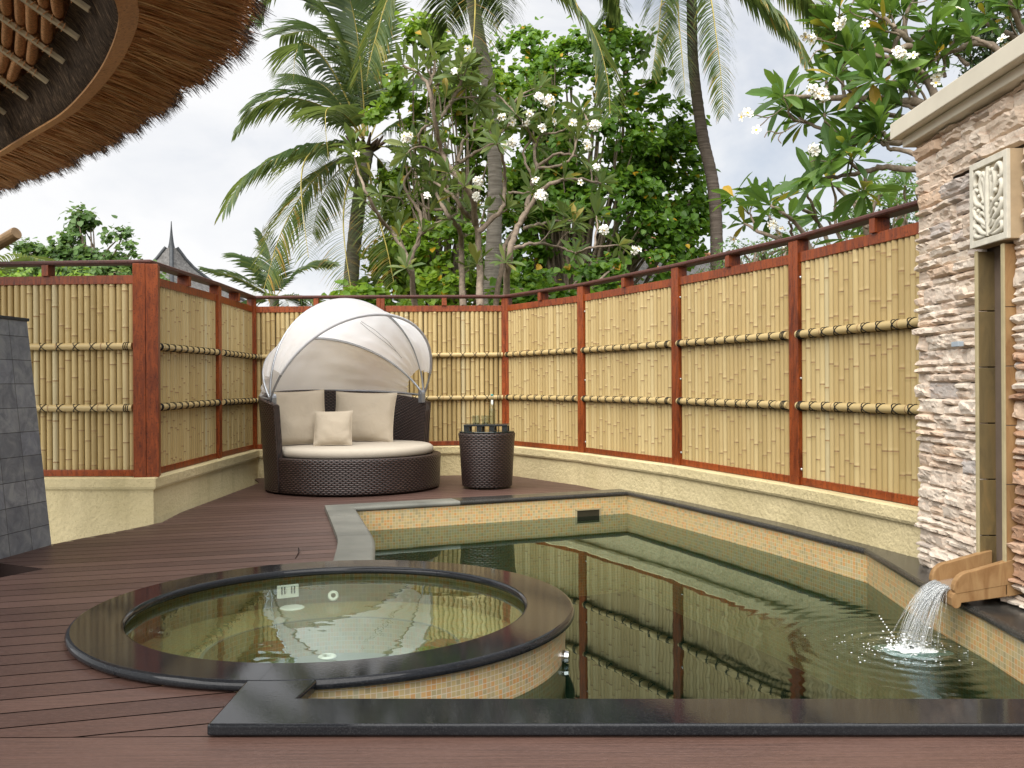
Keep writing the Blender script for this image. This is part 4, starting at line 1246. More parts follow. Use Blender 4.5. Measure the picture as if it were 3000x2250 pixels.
# ------------------------------------------------------------------ thatched pavilion roof, upper left
ZR = 2.9
q = [P(299, 0, ZR), P(296, 60, ZR), P(277, 106, ZR), P(252, 150, ZR), P(208, 203, ZR), P(162, 245, ZR), P(111, 275, ZR), P(51, 310, ZR), P(0, 340, ZR)]
q = [V3((-1.62, 1.3, ZR)), V3((-1.50, 2.2, ZR)), V3((-1.50, 2.95, ZR)), V3((-1.56, 3.6, ZR))] + q + [V3((-4.95, 8.0, ZR)), V3((-6.0, 8.55, ZR)), V3((-7.3, 8.9, ZR))]
NS = 200
cv = catmull(q, NS)
# even smoothing keeps the ring beam a fair curve
for _ in range(25): cv = [cv[0]] + [(cv[i - 1] + cv[i] * 2 + cv[i + 1]) / 4 for i in range(1, NS)] + [cv[-1]]
arcl = [0.0]
for i in range(NS): arcl.append(arcl[-1] + (cv[i + 1] - cv[i]).length)
def at_s(s):
    s = max(0.0, min(arcl[-1] - 1e-6, s)); lo, hi = 0, NS
    while hi - lo > 1:
        mid_ = (lo + hi) // 2
        if arcl[mid_] <= s: lo = mid_
        else: hi = mid_
    t = (s - arcl[lo]) / (arcl[lo + 1] - arcl[lo]); p = cv[lo].lerp(cv[lo + 1], t)
    a = cv[max(lo - 3, 0)]; b = cv[min(lo + 4, NS)]; d = (b - a).normalized()
    return p, d, V3((d.y, -d.x, 0))
SL = arcl[-1]
roof = thing('thatched_roof', 'round thatched pavilion roof with timber ring beam overhanging at the upper left', 'roof', (-4.5, 3.5, 2.9))
def ribbon(prof, name, mat, n=150, smooth=False, s0=0.0, s1=None, bevel=0):
    mb = MB()
    def fn(a, b):
        s = s0 + ((s1 or SL) - s0) * a; p, d, nn = at_s(s)
        k = b * (len(prof) - 1); i = min(int(k), len(prof) - 2); t = k - i
        o_ = prof[i][0] + (prof[i + 1][0] - prof[i][0]) * t; z_ = prof[i][1] + (prof[i + 1][1] - prof[i][1]) * t
        return V3((p.x + nn.x * o_, p.y + nn.y * o_, z_))
    mb.grid(fn, n, len(prof) - 1)
    return mb.build(name, mat, roof, smooth=smooth)
# ring beam in lengths
seg = 1.35; s = .0
while s < SL - .2:
    ribbon([(0.0, ZR + .05), (0.0, ZR), (-.092, ZR - .034), (-.096, ZR + .03)], 'ring_beam', MT['fascia'], 22, s0=s, s1=min(s + seg - .004, SL)); s += seg
ribbon([(-.088, ZR - .024), (-.105, ZR - .012), (-.13, ZR + .03), (-.155, ZR + .085), (-.185, ZR + .145), (-.225, ZR + .19), (-.27, ZR + .22)], 'fibre_band', MT['fibre'], 170, True)
SLP = .58
def under(o, dz=0.0): return ZR + .10 + SLP * (o - .12) + dz
ribbon([(-.2, under(.2, .10)), (-.8, under(.8, .10)), (-1.6, under(1.6, .10)), (-2.9, under(2.9, .10))], 'roof_lining', MT['thatch_body'], 60)
SPC = .46; mbr = None
s = 2.2; sidx = []
while s < 9.5: sidx.append(s); s += SPC
rr = random.Random(3)
for s in sidx:
    p, d, nn = at_s(s); mb = MB()
    a = p - nn * .20; a.z = under(.20, -.025); b = p - nn * 2.3; b.z = under(2.3, -.025)
    mb.beam(a, b, .042, .022)
    # lashings
    o = mb.build('rafter', MT['rafter'], roof, bevel=.003)
    lm = MB(); dirn = (b - a).normalized()
    for k in range(28):
        c = a + dirn * (.10 + .072 * k)
        for sg in (-1, 1):
            x = d * .026 ; y_ = dirn.cross(d).normalized() * .017
            sk_ = dirn * (sg * rr.uniform(.008, .03))
            lm.tube([c + x + y_ - sk_, c + x - y_ - sk_ * .6, c - x - y_ + sk_ * .6, c - x + y_ + sk_], .0032, 4)
    l2 = lm.build('lashing', MT['rope'], o); l2.matrix_parent_inverse = Matrix.Identity(4)
rolls = MB()
for i in range(len(sidx) - 1):
    p0, d0, n0 = at_s(sidx[i]); p1, d1, n1 = at_s(sidx[i + 1])
    o = .33
    while o < 2.1:
        jo = rr.uniform(-.008, .008)
        a = p0 - n0 * (o + .03 + jo); a.z = under(o + .03, .020); b = p1 - n1 * (o - .03 + jo); b.z = under(o - .03, .020)
        dv = (b - a); Lr = dv.length; dv.normalize(); a = a + dv * .02; Lr -= .04
        nn_ = 64; pts = []; rad = []
        for k in range(nn_ + 1):
            t = k / nn_; bulge = .030 * (1 - .25 * abs(2 * t - 1) ** 4)
            rad.append(bulge + (.0028 if k % 2 else -.0018)); pts.append(a + dv * (Lr * t) + V3((0, 0, -.012 * math.sin(math.pi * t))))
        if 3.2 < sidx[i] < 8.6 and o < 1.9: rolls.tube(pts, rad, 9, rr.random())
        else: rolls.tube(pts[::16], rad[::16], 6, rr.random())
        o += .066
rolls.build('wrapped_battens', MT['rope'], roof, smooth=True)
# thatch: body, then the fringe of single straws (uncountable, one part)
def tipL(s): return .36 + .20 * max(0, min(1, (4.3 - s) / 1.7))
mb = MB()
def top(a, b):
    s = SL * a; p, d, nn = at_s(s); L = tipL(s) * .86; o_ = L - b * (L + 2.9); 
    z_ = ZR - .03 + .13 * min(1, b * 6) + max(0, (L - o_)) * .62
    return V3((p.x + nn.x * o_, p.y + nn.y * o_, z_))
mb.grid(top, 120, 20)
def bot(a, b):
    s = SL * a; p, d, nn = at_s(s); L = tipL(s) * .86
    o_ = -.01 + b * (L + .01); return V3((p.x + nn.x * o_, p.y + nn.y * o_, ZR + .022 - b * .052))
mb.grid(bot, 120, 4)
mb.build('thatch_mass', MT['thatch_body'], roof)
fr = MB(); rs = random.Random(21); UPV = V3((0, 0, 1))
def lumpf(s): return .075 * noise.noise(V3((s * 2.6, 0, 0))) + .055 * noise.noise(V3((s * 8, 2, 0))) + .02 * noise.noise(V3((s * 26, 5, 0)))
def strand(s, o0, o1, z0, z1, w, r, m=0, sk=0.0, cur=0.0):
    p, d, nn = at_s(s); v = V3((p.x, p.y, 0)); dz = z1 - z0
    pts = []; an = rs.uniform(-1.1, 1.1); wd = d * math.cos(an) + UPV * math.sin(an)
    for k in range(4):
        t = k / 3
        pts.append(v + nn * (o0 + (o1 - o0) * t) + d * (sk * t + cur * t * t) + V3((0, 0, z0 + dz * t - .02 * t * t * (1 if cur else .5))))
    vs = []
    for k, c in enumerate(pts):
        ww = w * (1 - .25 * k / 3) * (1 if k < 3 else .35)
        vs += [c - wd * ww, c + wd * ww]
    fr.add(vs, [(0, 1, 3, 2), (2, 3, 5, 4)], r, 0)
    fr.add(vs[4:], [(0, 1, 3, 2)], r, m)
for k in range(15000):
    s = rs.uniform(1.7, SL - .3)
    L = tipL(s); lump = lumpf(s)
    lay = rs.random()
    o0 = rs.uniform(-.012, L * .55) if rs.random() < .75 else -.01
    o1 = min(o0 + rs.uniform(.2, .45), L * rs.uniform(.86, 1.02) + lump)
    z0 = ZR + .016 - .052 * (o0 / L) - rs.uniform(0, .016); z1 = ZR - .035 - .055 * (o1 / L) + .02 + rs.uniform(-.012, .022)
    strand(s, o0, o1, z0, z1, rs.uniform(.0018, .0046), rs.random() ** 1.1, 1 if o1 > L * .98 + lump else 0, rs.gauss(0, .022))
for k in range(5200):     # ragged tips
    s = rs.uniform(1.7, SL - .3); L = tipL(s); lump = lumpf(s)
    o0 = L * .80 + lump; o1 = L + lump + abs(rs.gauss(0, .020))
    strand(s, o0, o1, ZR - .045 + rs.uniform(-.012, .05), ZR - .075 + rs.uniform(-.04, .045), rs.uniform(.0020, .0042), rs.random() * .5, 1, rs.gauss(0, .028), rs.gauss(0, .02))
for k in range(70):
    s = rs.uniform(2.4, 6.5); strand(s, rs.uniform(.0, .1), rs.uniform(.2, .42), ZR - .02, ZR - .075, .0022, .97, 0, rs.uniform(-.16, .16))
o = fr.build('thatch_fringe', [MT['thatch'], MT['thatch_tip']], roof); o['kind'] = 'stuff'
# bamboo pole end beyond the left fence
mb = MB(); a = D(-60, 560, 9.2); b = D(36, 503, 9.0)
mb.tube([a, a.lerp(b, .97), b], [.062, .062, .058], 16); o = mb.build('bamboo_pole', plain('weathered_bamboo', (.26, .17, .09), .5, .3, 9), None, smooth=False)
tag(o, 'thick weathered bamboo pole end sticking up at the left edge', 'pole')

# a dry twig lying on the deck
tw0 = P(645, 1184, .004); tw1 = P(638, 1206, .004)
mb = MB(); mb.tube([tw0, tw0.lerp(tw1, .5) + V3((.012, 0, .004)), tw1], [.004, .0035, .002], 6)
o = mb.build('twig', MT['deck_under'], None); tag(o, 'dry twig lying on the deck boards between daybed and hot tub', 'twig')
# ------------------------------------------------------------------ vegetation
tr_rng = random.Random(17)
def Q(u, v, Y): return D(u, v, Y)
def px(Y, n): return n * Y / F        # n photo pixels at distance Y, in metres
UP = V3((0, 0, 1))
def frond(pts, L, parent, n=70, droop=.55, wid=.024, yellow=0.0, petiole=.14, fold=.5, face=None, rs=tr_rng):
    """pinnate palm leaf along a curved stalk; one mesh with the stalk"""
    c = catmull(pts, n); mb = MB()
    tot = sum((c[i + 1] - c[i]).length for i in range(n))
    mb.tube(c[::4] + ([c[-1]] if n % 4 else []), [max(.006, .032 * (1 - .85 * k / (n / 4))) * tot / 4.5 for k in range(len(c[::4]) + (1 if n % 4 else 0))], 5, 0, 1)
    side0 = None
    for i in range(int(n * petiole), n + 1):
        t = max(0.0, (i / n - petiole) / (1 - petiole))
        tg = (c[min(i + 1, n)] - c[max(i - 1, 0)]).normalized()
        sd = tg.cross(UP)
        if sd.length < .15: sd = tg.cross(V3((0, 1, 0)))
        if face is not None: sd = tg.cross(face)
        sd.normalize()
        if side0 is not None and sd.dot(side0) < 0: sd = -sd
        side0 = sd
        nm = sd.cross(tg)
        if nm.z < 0: nm = -nm
        ll = L * (math.sin(math.pi * (.10 + .82 * t ** .8)) ** .65) * rs.uniform(.88, 1.08)
        for s in (-1, 1):
            if rs.random() < .03: continue
            dirv = (sd * s * 1.0 + tg * (.45 + .55 * t) + nm * (.34 * fold) + V3((rs.uniform(-.06, .06), rs.uniform(-.06, .06), rs.uniform(-.06, .06)))).normalized()
            g = droop * rs.uniform(.75, 1.3)
            p = c[i] + tg * rs.uniform(-.01, .01); w = wid * rs.uniform(.8, 1.15)
            vs = []; K = 4
            wv = tg * .8 + nm * .45
            for k in range(K + 1):
                f = k / K
                ww = w * (.45 + .55 * math.sin(math.pi * min(1, f * 1.5 + .15)) if f < .5 else w / w * (1 - ((f - .5) / .5) ** 1.3)) * 1.0
                ww = w * ((.5 + f) if f < .4 else max(.04, 1 - ((f - .4) / .6) ** 1.6) * .95)
                q = p
                vs += [q - wv * ww * .5, q + wv * ww * .5]
                dirv = (dirv + V3((0, 0, -1)) * (g * (1.1 if k > 0 else .4) / K * 1.2)).normalized()
                p = p + dirv * (ll / K)
            r = min(1, max(0, rs.gauss(.36, .17) + yellow * rs.uniform(.3, 1.2) * (.35 + .65 * t)))
            b = len(mb.v); mb.add(vs, [(2 * k, 2 * k + 1, 2 * k + 3, 2 * k + 2) for k in range(K)], r, 0)
            # the tips of tired leaflets turn yellow-brown
            if yellow and rs.random() < yellow: mb.r[-1] = min(1, r + .35); mb.r[-2] = min(1, r + .18)
    return mb.build('frond', [MT['palm'], MT['rachis']], parent)
def trunk(pts, rad, mat, parent, n=18, seg=40, name='trunk', rings=True, flare=0.0):
    c = catmull(pts, seg); rr_ = []
    for i in range(seg + 1):
        t = i / seg * (len(rad) - 1); k = min(int(t), len(rad) - 2); r = rad[k] + (rad[k + 1] - rad[k]) * (t - k)
        rr_.append(r * (1 + (.025 * ((i % 2) * 2 - 1) if rings else 0) + .02 * noise.noise(V3((i * .7, pts[0].x, 0)))))
    mb = MB(); mb.tube(c, rr_, n); return mb.build(name, mat, parent, smooth=True)

# --- coconut palm with its crown in view (left)
Y = 19.0
C0 = (790, 312)
pt = thing('coconut_palm', 'coconut palm with drooping yellowing fronds and its crown in full view', 'palm tree', (Q(758, 640, Y).x, Y, 0), 'coconut palms')
trunk([Q(750, 920, Y), Q(757, 640, Y), Q(766, 520, Y), Q(780, 400, Y), Q(790, 325, Y)], [.19, .16, .145, .14, .17], MT['palmbark'], pt)
mb = MB()
for k in range(16):
    a = 2 * math.pi * k / 16; c = Q(790, 318, Y)
    mb.tube([c + V3((.05 * math.cos(a), .05 * math.sin(a), -.1)), c + V3((.26 * math.cos(a), .26 * math.sin(a), .02)), c + V3((.42 * math.cos(a), .42 * math.sin(a), .10 + .1 * (k % 2)))], [.06, .045, .015], 5)
mb.build('leaf_bases', plain('brown_leaf_base', (.085, .055, .04), .9, .3), pt)
def Z(l, Y, dz):   # zoomed pixel list -> world curve
    n = len(l) - 1; out = []
    for k, (a, b) in enumerate(l):
        out.append(Q(442.4 + .4 * a, .4 * b, Y + dz * (k / n) ** 1.2))
    return out
FR1 = [
 ([(862, 760), (790, 690), (690, 605), (560, 545), (420, 528), (290, 570), (200, 665)], -.6, 1.15, .75, .05),
 ([(830, 785), (740, 770), (620, 785), (480, 815), (330, 885), (210, 970), (110, 1130)], -1.2, 1.05, .75, .1),
 ([(862, 750), (790, 655), (715, 590), (660, 590), (652, 680), (668, 860)], -2.4, .95, .7, .05),
 ([(840, 785), (740, 780), (620, 800), (545, 860), (520, 980), (530, 1150), (560, 1390)], -2.6, 1.0, .7, .25),
 ([(840, 820), (740, 860), (620, 940), (500, 1090), (400, 1290), (320, 1560)], -1.8, 1.05, .65, .5),
 ([(855, 830), (800, 920), (765, 1020), (748, 1180), (760, 1360), (790, 1560)], -2.8, 1.1, .6, .55),
 ([(870, 830), (890, 930), (905, 1040), (940, 1180), (985, 1350), (1020, 1520)], -2.6, 1.0, .6, .45),
 ([(855, 740), (790, 580), (700, 400), (610, 275), (530, 235), (488, 300), (480, 430)], -1.0, 1.0, .75, .0),
 ([(860, 735), (815, 500), (740, 290), (640, 190), (530, 170), (420, 190)], .8, 1.1, .7, .0),
 ([(862, 735), (830, 470), (760, 220), (660, 80), (560, 20)], .3, 1.1, .55, .0),
 ([(868, 735), (850, 450), (825, 200), (790, 20), (760, -60)], -.8, 1.05, .45, .0),
 ([(878, 735), (880, 450), (895, 200), (915, 10), (930, -60)], .6, 1.0, .45, .05),
 ([(900, 760), (1000, 690), (1090, 655), (1180, 690), (1260, 800)], .8, .9, .7, .05),
 ([(905, 790), (1040, 800), (1160, 850), (1240, 960), (1290, 1110)], -.6, .95, .7, .15),
 ([(890, 750), (960, 590), (1040, 480), (1130, 430), (1220, 440)], 1.4, .95, .6, .0),
 ([(895, 815), (970, 900), (1030, 1030), (1060, 1200), (1080, 1400)], 1.0, 1.0, .65, .35),
 ([(840, 740), (760, 600), (660, 480), (560, 430), (460, 460)], 2.0, .95, .65, .0),
 ([(850, 800), (780, 860), (690, 960), (620, 1100), (580, 1260)], 1.6, .95, .6, .3),
]
for l, dz, ll, dr, ye in FR1: frond(Z(l, Y, dz), ll, pt, 92, dr, .062, ye, .14)

# --- second palm: grey trunk through the middle of the view, crown above the frame
Y2 = 15.5
p2 = thing('coconut_palm', 'coconut palm with a thick pale grey leaning trunk in the centre behind the fence', 'palm tree', (Q(1062, 700, Y2).x, Y2, 0), 'coconut palms')
trunk([Q(1052, 960, Y2), Q(1060, 700, Y2), Q(1064, 600, Y2), Q(1068, 480, Y2), Q(1070, 390, Y2), Q(1064, 280, Y2), Q(1054, 180, Y2), Q(1034, 80, Y2), Q(1016, -30, Y2), Q(1008, -80, Y2)], [.23, .185, .145, .128, .122, .118, .115, .112, .108, .12], MT['palmbark'], p2, seg=90)
def ZZ(l, Y, dz):
    n = len(l) - 1
    return [Q(a, b, Y + dz * (k / n) ** 1.2) for k, (a, b) in enumerate(l)]
FR2 = [
 ([(1008, -90), (1018, -60), (1026, -10), (1025, 50), (1020, 105), (1014, 140)], -1.6, .85, .8, .35),
 ([(1012, -90), (1100, -90), (1190, -45), (1250, 20), (1290, 90), (1312, 170), (1318, 245)], -.8, .85, .85, .25),
 ([(1004, -90), (930, -90), (868, -55), (835, 5), (815, 70), (798, 135), (792, 175)], -.8, .85, .85, .25),
 ([(1000, -95), (900, -160), (760, -160), (640, -90), (575, -10), (552, 40)], -.6, .8, .8, .1),
 ([(1010, -100), (1080, -150), (1180, -140), (1290, -60), (1340, 20)], 1.2, .8, .8, .1),
 ([(1004, -95), (975, -60), (962, 0), (966, 60)], 1.0, .75, .9, .1),
 ([(1008, -100), (1060, -60), (1080, -10), (1090, 40)], 1.2, .75, .9, .1),
]
for l, dz, ll, dr, ye in FR2: frond(ZZ(l, Y2, dz), ll, p2, 95, dr * 1.1, .068, ye, .10)

# --- third palm: slender dark leaning trunk on the right
Y3 = 18.0
p3 = thing('coconut_palm', 'coconut palm with a slender dark curved trunk on the right behind the fence', 'palm tree', (Q(1552, 700, Y3).x, Y3, 0), 'coconut palms')
trunk([Q(1550, 960, Y3), Q(1549, 700, Y3), Q(1548, 550, Y3), Q(1546, 460, Y3), Q(1537, 380, Y3), Q(1521, 310, Y3), Q(1508, 230, Y3), Q(1497, 130, Y3), Q(1494, 0, Y3), Q(1492, -80, Y3)], [.16, .13, .122, .118, .115, .112, .108, .102, .098, .11], MT['palmbark_dark'], p3, seg=90)
FR3 = [
 ([(1496, -85), (1520, -55), (1536, 0), (1546, 70), (1556, 150), (1563, 245)], -1.2, .72, .75, .25),
 ([(1498, -85), (1560, -70), (1625, -15), (1680, 35), (1718, 80), (1742, 130)], -.6, .85, .85, .25),
 ([(1500, -90), (1600, -110), (1700, -50), (1765, 15), (1802, 65)], .6, .9, .85, .2),
 ([(1488, -85), (1450, -60), (1430, 0), (1422, 70), (1408, 160)], -.8, .75, .8, .25),
 ([(1490, -85), (1466, -40), (1466, 40), (1474, 130), (1480, 200)], -1.4, .65, .8, .3),
 ([(1486, -90), (1420, -110), (1350, -60), (1325, 10), (1310, 40)], .4, .8, .8, .1),
]
for l, dz, ll, dr, ye in FR3: frond(ZZ(l, Y3, dz), ll, p3, 92, dr * 1.25, .080, ye, .10)

# --- small palm between the left fence and the big palm
Y4 = 24.0
p4 = thing('coconut_palm', 'small young palm peeping over the fence left of the daybed canopy', 'palm tree', (Q(592, 640, Y4).x, Y4, 0), 'coconut palms')
trunk([Q(596, 820, Y4), Q(594, 700, Y4), Q(592, 640, Y4)], [.16, .13, .12], MT['palmbark'], p4, seg=14)
FR4 = [([(592, 645), (560, 625), (510, 600), (450, 583)], -.5, .95, .35, .05), ([(592, 640), (575, 600), (545, 565), (520, 552)], .5, .9, .6, .05), ([(594, 640), (590, 590), (580, 540), (565, 505)], -.3, .8, .3, .05),
       ([(596, 640), (630, 600), (670, 575), (710, 570)], .5, .95, .5, .1), ([(596, 645), (640, 640), (690, 655), (730, 690)], -.5, .95, .5, .2), ([(590, 650), (550, 650), (510, 665), (480, 690)], -.5, .9, .5, .1), ([(594, 645), (605, 640), (622, 655), (630, 690)], -1.0, .9, .6, .1)]
for l, dz, ll, dr, ye in FR4: frond(ZZ(l, Y4, dz), ll, p4, 64, dr, .07, ye, .1)
Y5 = 17.0
p5 = thing('coconut_palm', 'palm fronds rising behind the fence at the far left edge', 'palm tree', (Q(-40, 640, Y5).x, Y5, 0), 'coconut palms')
trunk([Q(-50, 880, Y5), Q(-48, 700, Y5), Q(-45, 645, Y5)], [.16, .13, .12], MT['palmbark'], p5, seg=10)
for l, dz, ll in (([(-45, 640), (0, 580), (50, 555), (95, 562)], -.3, .7), ([(-45, 640), (10, 605), (60, 600), (100, 625)], .3, .7), ([(-45, 645), (0, 630), (40, 635), (80, 660)], -.8, .7), ([(-45, 640), (-40, 580), (-20, 540), (5, 530)], .3, .7)):
    frond(ZZ(l, Y5, dz), ll, p5, 46, .5, .04, .12, .1)

# ------------------------------------------------------------------ leafy crowns
def leaf_heart(mb, p, s, nrm_, up_, r, cup=.12):
    x = up_.cross(nrm_).normalized(); y = nrm_.cross(x)
    vs = [p, p + x * .50 * s + y * .22 * s + nrm_ * cup * s, p + x * .44 * s + y * .62 * s + nrm_ * cup * .6 * s, p + y * 1.08 * s - nrm_ * .05 * s, p - x * .44 * s + y * .62 * s + nrm_ * cup * .6 * s, p - x * .50 * s + y * .22 * s + nrm_ * cup * s, p + y * .5 * s]
    mb.add(vs, [(0, 1, 2, 6), (6, 2, 3, 4), (0, 6, 4, 5)], r)
def leaf_oval(mb, p, s, nrm_, up_, r, asp=.42):
    x = up_.cross(nrm_).normalized(); y = nrm_.cross(x)
    mb.add([p, p + x * asp * .5 * s + y * .4 * s, p + y * s, p - x * asp * .5 * s + y * .4 * s], [(0, 1, 2, 3)], r)
def rv(rs): 
    v = V3((rs.gauss(0, 1), rs.gauss(0, 1), rs.gauss(0, 1))); return v.normalized()
def clumps(mb, blobs, nleaf, size, rs, kind='heart', shell=.55, clump_r=.30, per=26, yel=.02, cut=-.28):
    tot = sum(b[1][0] * b[1][2] for b in blobs); tips = []
    for c, ra in blobs:
        n = max(1, int(nleaf * ra[0] * ra[2] / tot / per))
        for k in range(n):
            d = rv(rs); q = rs.uniform(shell, 1.0) ** .6
            cc = c + V3((d.x * ra[0] * q, d.y * ra[1] * q, d.z * ra[2] * q))
            nz = noise.noise(cc * .9); 
            if nz < cut: continue
            tips.append(cc); tone = rs.gauss(0, .12) + .25 * nz
            for j in range(int(per * rs.uniform(.6, 1.3))):
                o = rv(rs) * (abs(rs.gauss(0, .6)) * clump_r); o.z *= .75
                p = cc + o
                nr = (V3((0, -.25, .75)) + rv(rs) * .75 + d * .3).normalized()
                hang = (V3((0, 0, -.8)) + rv(rs) * .7 + d * .4)
                r = min(.96, max(0.0, .48 + tone + rs.gauss(0, .18)))
                if rs.random() < yel: r = rs.choice((.978, .99))
                s = size * rs.uniform(.6, 1.2)
                if kind == 'heart': leaf_heart(mb, p, s, nr, hang, r)
                else: leaf_oval(mb, p, s, nr, hang, r)
    return tips
def limbs(mb, root, tips, rs, r0, frac=.14, mid=None):
    for t in tips:
        if rs.random() > frac: continue
        m_ = root.lerp(t, .5) + V3((rs.uniform(-.3, .3), rs.uniform(-.3, .3), rs.uniform(0, .4)))
        c = catmull([root, m_, t], 8); mb.tube(c, [r0 * (1 - .85 * k / 8) for k in range(9)], 5)
def B(u, v, ru, rv_, Y, dy=None):    # a blob given in photo pixels
    return (Q(u, v, Y), (px(Y, ru), dy or px(Y, ru) * .8, px(Y, rv_)))
rs = random.Random(31)
Yh = 19.0
ht = thing('sea_hibiscus_tree', 'big leafy tree with dark glossy heart shaped leaves filling the centre right', 'tree', (Q(1250, 700, Yh + .6).x, Yh + .6, 0))
mb = MB()
BL = [B(1300, 150, 120, 95, Yh), B(1220, 220, 110, 110, Yh), B(1380, 260, 110, 110, Yh + .3), B(1290, 330, 190, 130, Yh), B(1430, 400, 95, 100, Yh), B(1320, 470, 210, 110, Yh), B(1450, 500, 95, 70, Yh - .5), B(1180, 480, 120, 120, Yh + .5), B(1160, 350, 90, 100, Yh + .8), B(1250, 590, 250, 70, Yh - .5), B(1130, 130, 70, 70, Yh + 1)]
tips = clumps(mb, BL, 42000, .128, rs, per=30, clump_r=.30, cut=-.12)
# the sprig of open branches at the upper right of the crown
for l in ([(1345, 260), (1350, 160), (1345, 80), (1330, 30)], [(1350, 160), (1385, 110), (1410, 70)], [(1352, 200), (1400, 180), (1435, 150)], [(1355, 250), (1420, 230), (1440, 210)], [(1440, 320), (1500, 300), (1515, 260)], [(1470, 450), (1530, 440), (1570, 430)]):
    c = ZZ(l, Yh - .3, .2); cc = catmull(c, 12)
    for k in range(3, 13):
        for j in range(7):
            p = cc[k] + rv(rs) * rs.uniform(.03, .22); leaf_heart(mb, p, .15 * rs.uniform(.6, 1.2), (V3((0, -.3, .6)) + rv(rs) * .8).normalized(), V3((0, 0, -1)) + rv(rs) * .6, min(.96, max(0, rs.gauss(.55, .2))))
mb.build('crown', MT['heart'], ht)
mb = MB(); root = Q(1240, 700, Yh + .6); root.z = 1.2
limbs(mb, root, tips, rs, .07, .16)
for l in ([(1345, 330), (1347, 200), (1347, 120), (1342, 60)], [(1350, 160), (1385, 110), (1410, 70)], [(1352, 200), (1400, 180), (1435, 150)]): mb.tube(catmull(ZZ(l, Yh - .3, .2), 10), [.035 * (1 - .07 * k) for k in range(11)], 6)
mb.tube([Q(1240, 900, Yh + .6), root], [.28, .2], 12); mb.build('trunk', MT['bark'], ht, smooth=True)
Yl = 18.0
lt = thing('sea_hibiscus_tree', 'lighter yellow green leafy tree behind the white flowering tree', 'tree', (Q(960, 700, Yl + .8).x, Yl + .8, 0))
mb = MB()
BL = [B(905, 210, 70, 75, Yl), B(960, 140, 70, 80, Yl), B(920, 90, 45, 50, Yl), B(860, 260, 60, 60, Yl), B(950, 290, 110, 90, Yl + .4), B(900, 400, 80, 80, Yl + .8), B(1000, 420, 110, 110, Yl + .6), B(960, 560, 150, 80, Yl), B(1010, 640, 220, 45, Yl - .4), B(860, 560, 60, 60, Yl), B(830, 635, 80, 30, Yl + .5), B(1050, 230, 70, 90, Yl + 1)]
tips = clumps(mb, BL, 23000, .130, rs, per=24, clump_r=.28, yel=.03, cut=-.14)
mb.build('crown', MT['heart_light'], lt)
mb = MB(); root = Q(960, 700, Yl + .8); root.z = 1.3; limbs(mb, root, tips, rs, .05, .14)
mb.tube([Q(960, 900, Yl + .8), root], [.2, .14], 10); mb.build('trunk', MT['bark'], lt, smooth=True)
# left background tree
Yb = 26.0
bt2 = thing('background_tree', 'open crowned green tree beyond the fence at the left', 'tree', (Q(200, 700, Yb).x, Yb, 0))
mb = MB()
BL = [B(180, 470, 26, 22, Yb), B(172, 505, 34, 26, Yb), B(215, 500, 26, 24, Yb), B(160, 545, 50, 34, Yb), B(250, 520, 36, 30, Yb), B(275, 555, 52, 32, Yb), B(215, 560, 60, 30, Yb), B(310, 580, 34, 26, Yb), B(115, 570, 40, 30, Yb), B(70, 545, 26, 28, Yb), B(60, 590, 50, 26, Yb), B(200, 600, 160, 22, Yb), B(330, 605, 40, 16, Yb)]
tips = clumps(mb, BL, 11000, .150, rs, per=14, clump_r=.30, kind='heart', shell=.2, yel=0, cut=-.34)
# oval leaves need some breadth here
mb.build('crown', MT['tree_far'], bt2)
mb = MB(); root = Q(200, 640, Yb); limbs(mb, root, tips, rs, .05, .35)
mb.tube([Q(200, 860, Yb), root], [.2, .12], 10); mb.build('trunk', MT['bark'], bt2, smooth=True)
# dark tree at the top right corner, and bushes low along the fence
def simple_tree(name, label, cat, BL, n, size, mat, root, seed, per=22, cr=.34, kind='oval', group=None, yel=0.0, fr_=.12):
    rs_ = random.Random(seed); t = thing(name, label, cat, (root.x, root.y, 0), group); mb = MB()
    tips = clumps(mb, BL, n, size, rs_, per=per, clump_r=cr, kind=kind, yel=yel); mb.build('crown', mat, t)
    mb = MB(); limbs(mb, root, tips, rs_, .045, fr_); mb.tube([V3((root.x, root.y, -.1)), root], [.13, .08], 10); mb.build('trunk', MT['bark'], t, smooth=True); return t
Yd = 15.0
simple_tree('background_tree', 'dense dark green tree at the top right corner', 'tree', [B(2120, 60, 70, 70, Yd), B(2200, 40, 90, 90, Yd), B(2220, 150, 90, 80, Yd + .6), B(2150, 140, 60, 60, Yd + .5)], 5200, .13, MT['tree_dark'], Q(2230, 560, Yd + 1), 5, cr=.3)
simple_tree('background_tree', 'mid green tree glimpsed through the flowering branches right of the dark trunk', 'tree', [B(1900, 430, 60, 50, 16), B(1960, 500, 60, 60, 16), B(1850, 480, 40, 40, 16), B(1960, 400, 40, 50, 16)], 2600, .11, MT['tree_far'], Q(1940, 640, 16.4), 6, cr=.26)
simple_tree('garden_shrub', 'twiggy light green shrub behind the right fence beside the dark palm trunk', 'shrub', [B(1600, 545, 60, 34, 17), B(1680, 540, 50, 30, 17), B(1740, 520, 40, 28, 17), B(1560, 590, 60, 26, 17)], 1500, .10, MT['tree_far'], Q(1630, 690, 17), 7, per=12, cr=.26, fr_=.5)
simple_tree('garden_shrub', 'bright yellow green shrub just behind the left fence', 'shrub', [B(60, 605, 34, 16, 13), B(30, 600, 26, 16, 13), B(170, 605, 30, 14, 13), B(120, 610, 30, 12, 13)], 700, .12, MT['heart_light'], Q(90, 700, 13), 8, per=12, cr=.2)
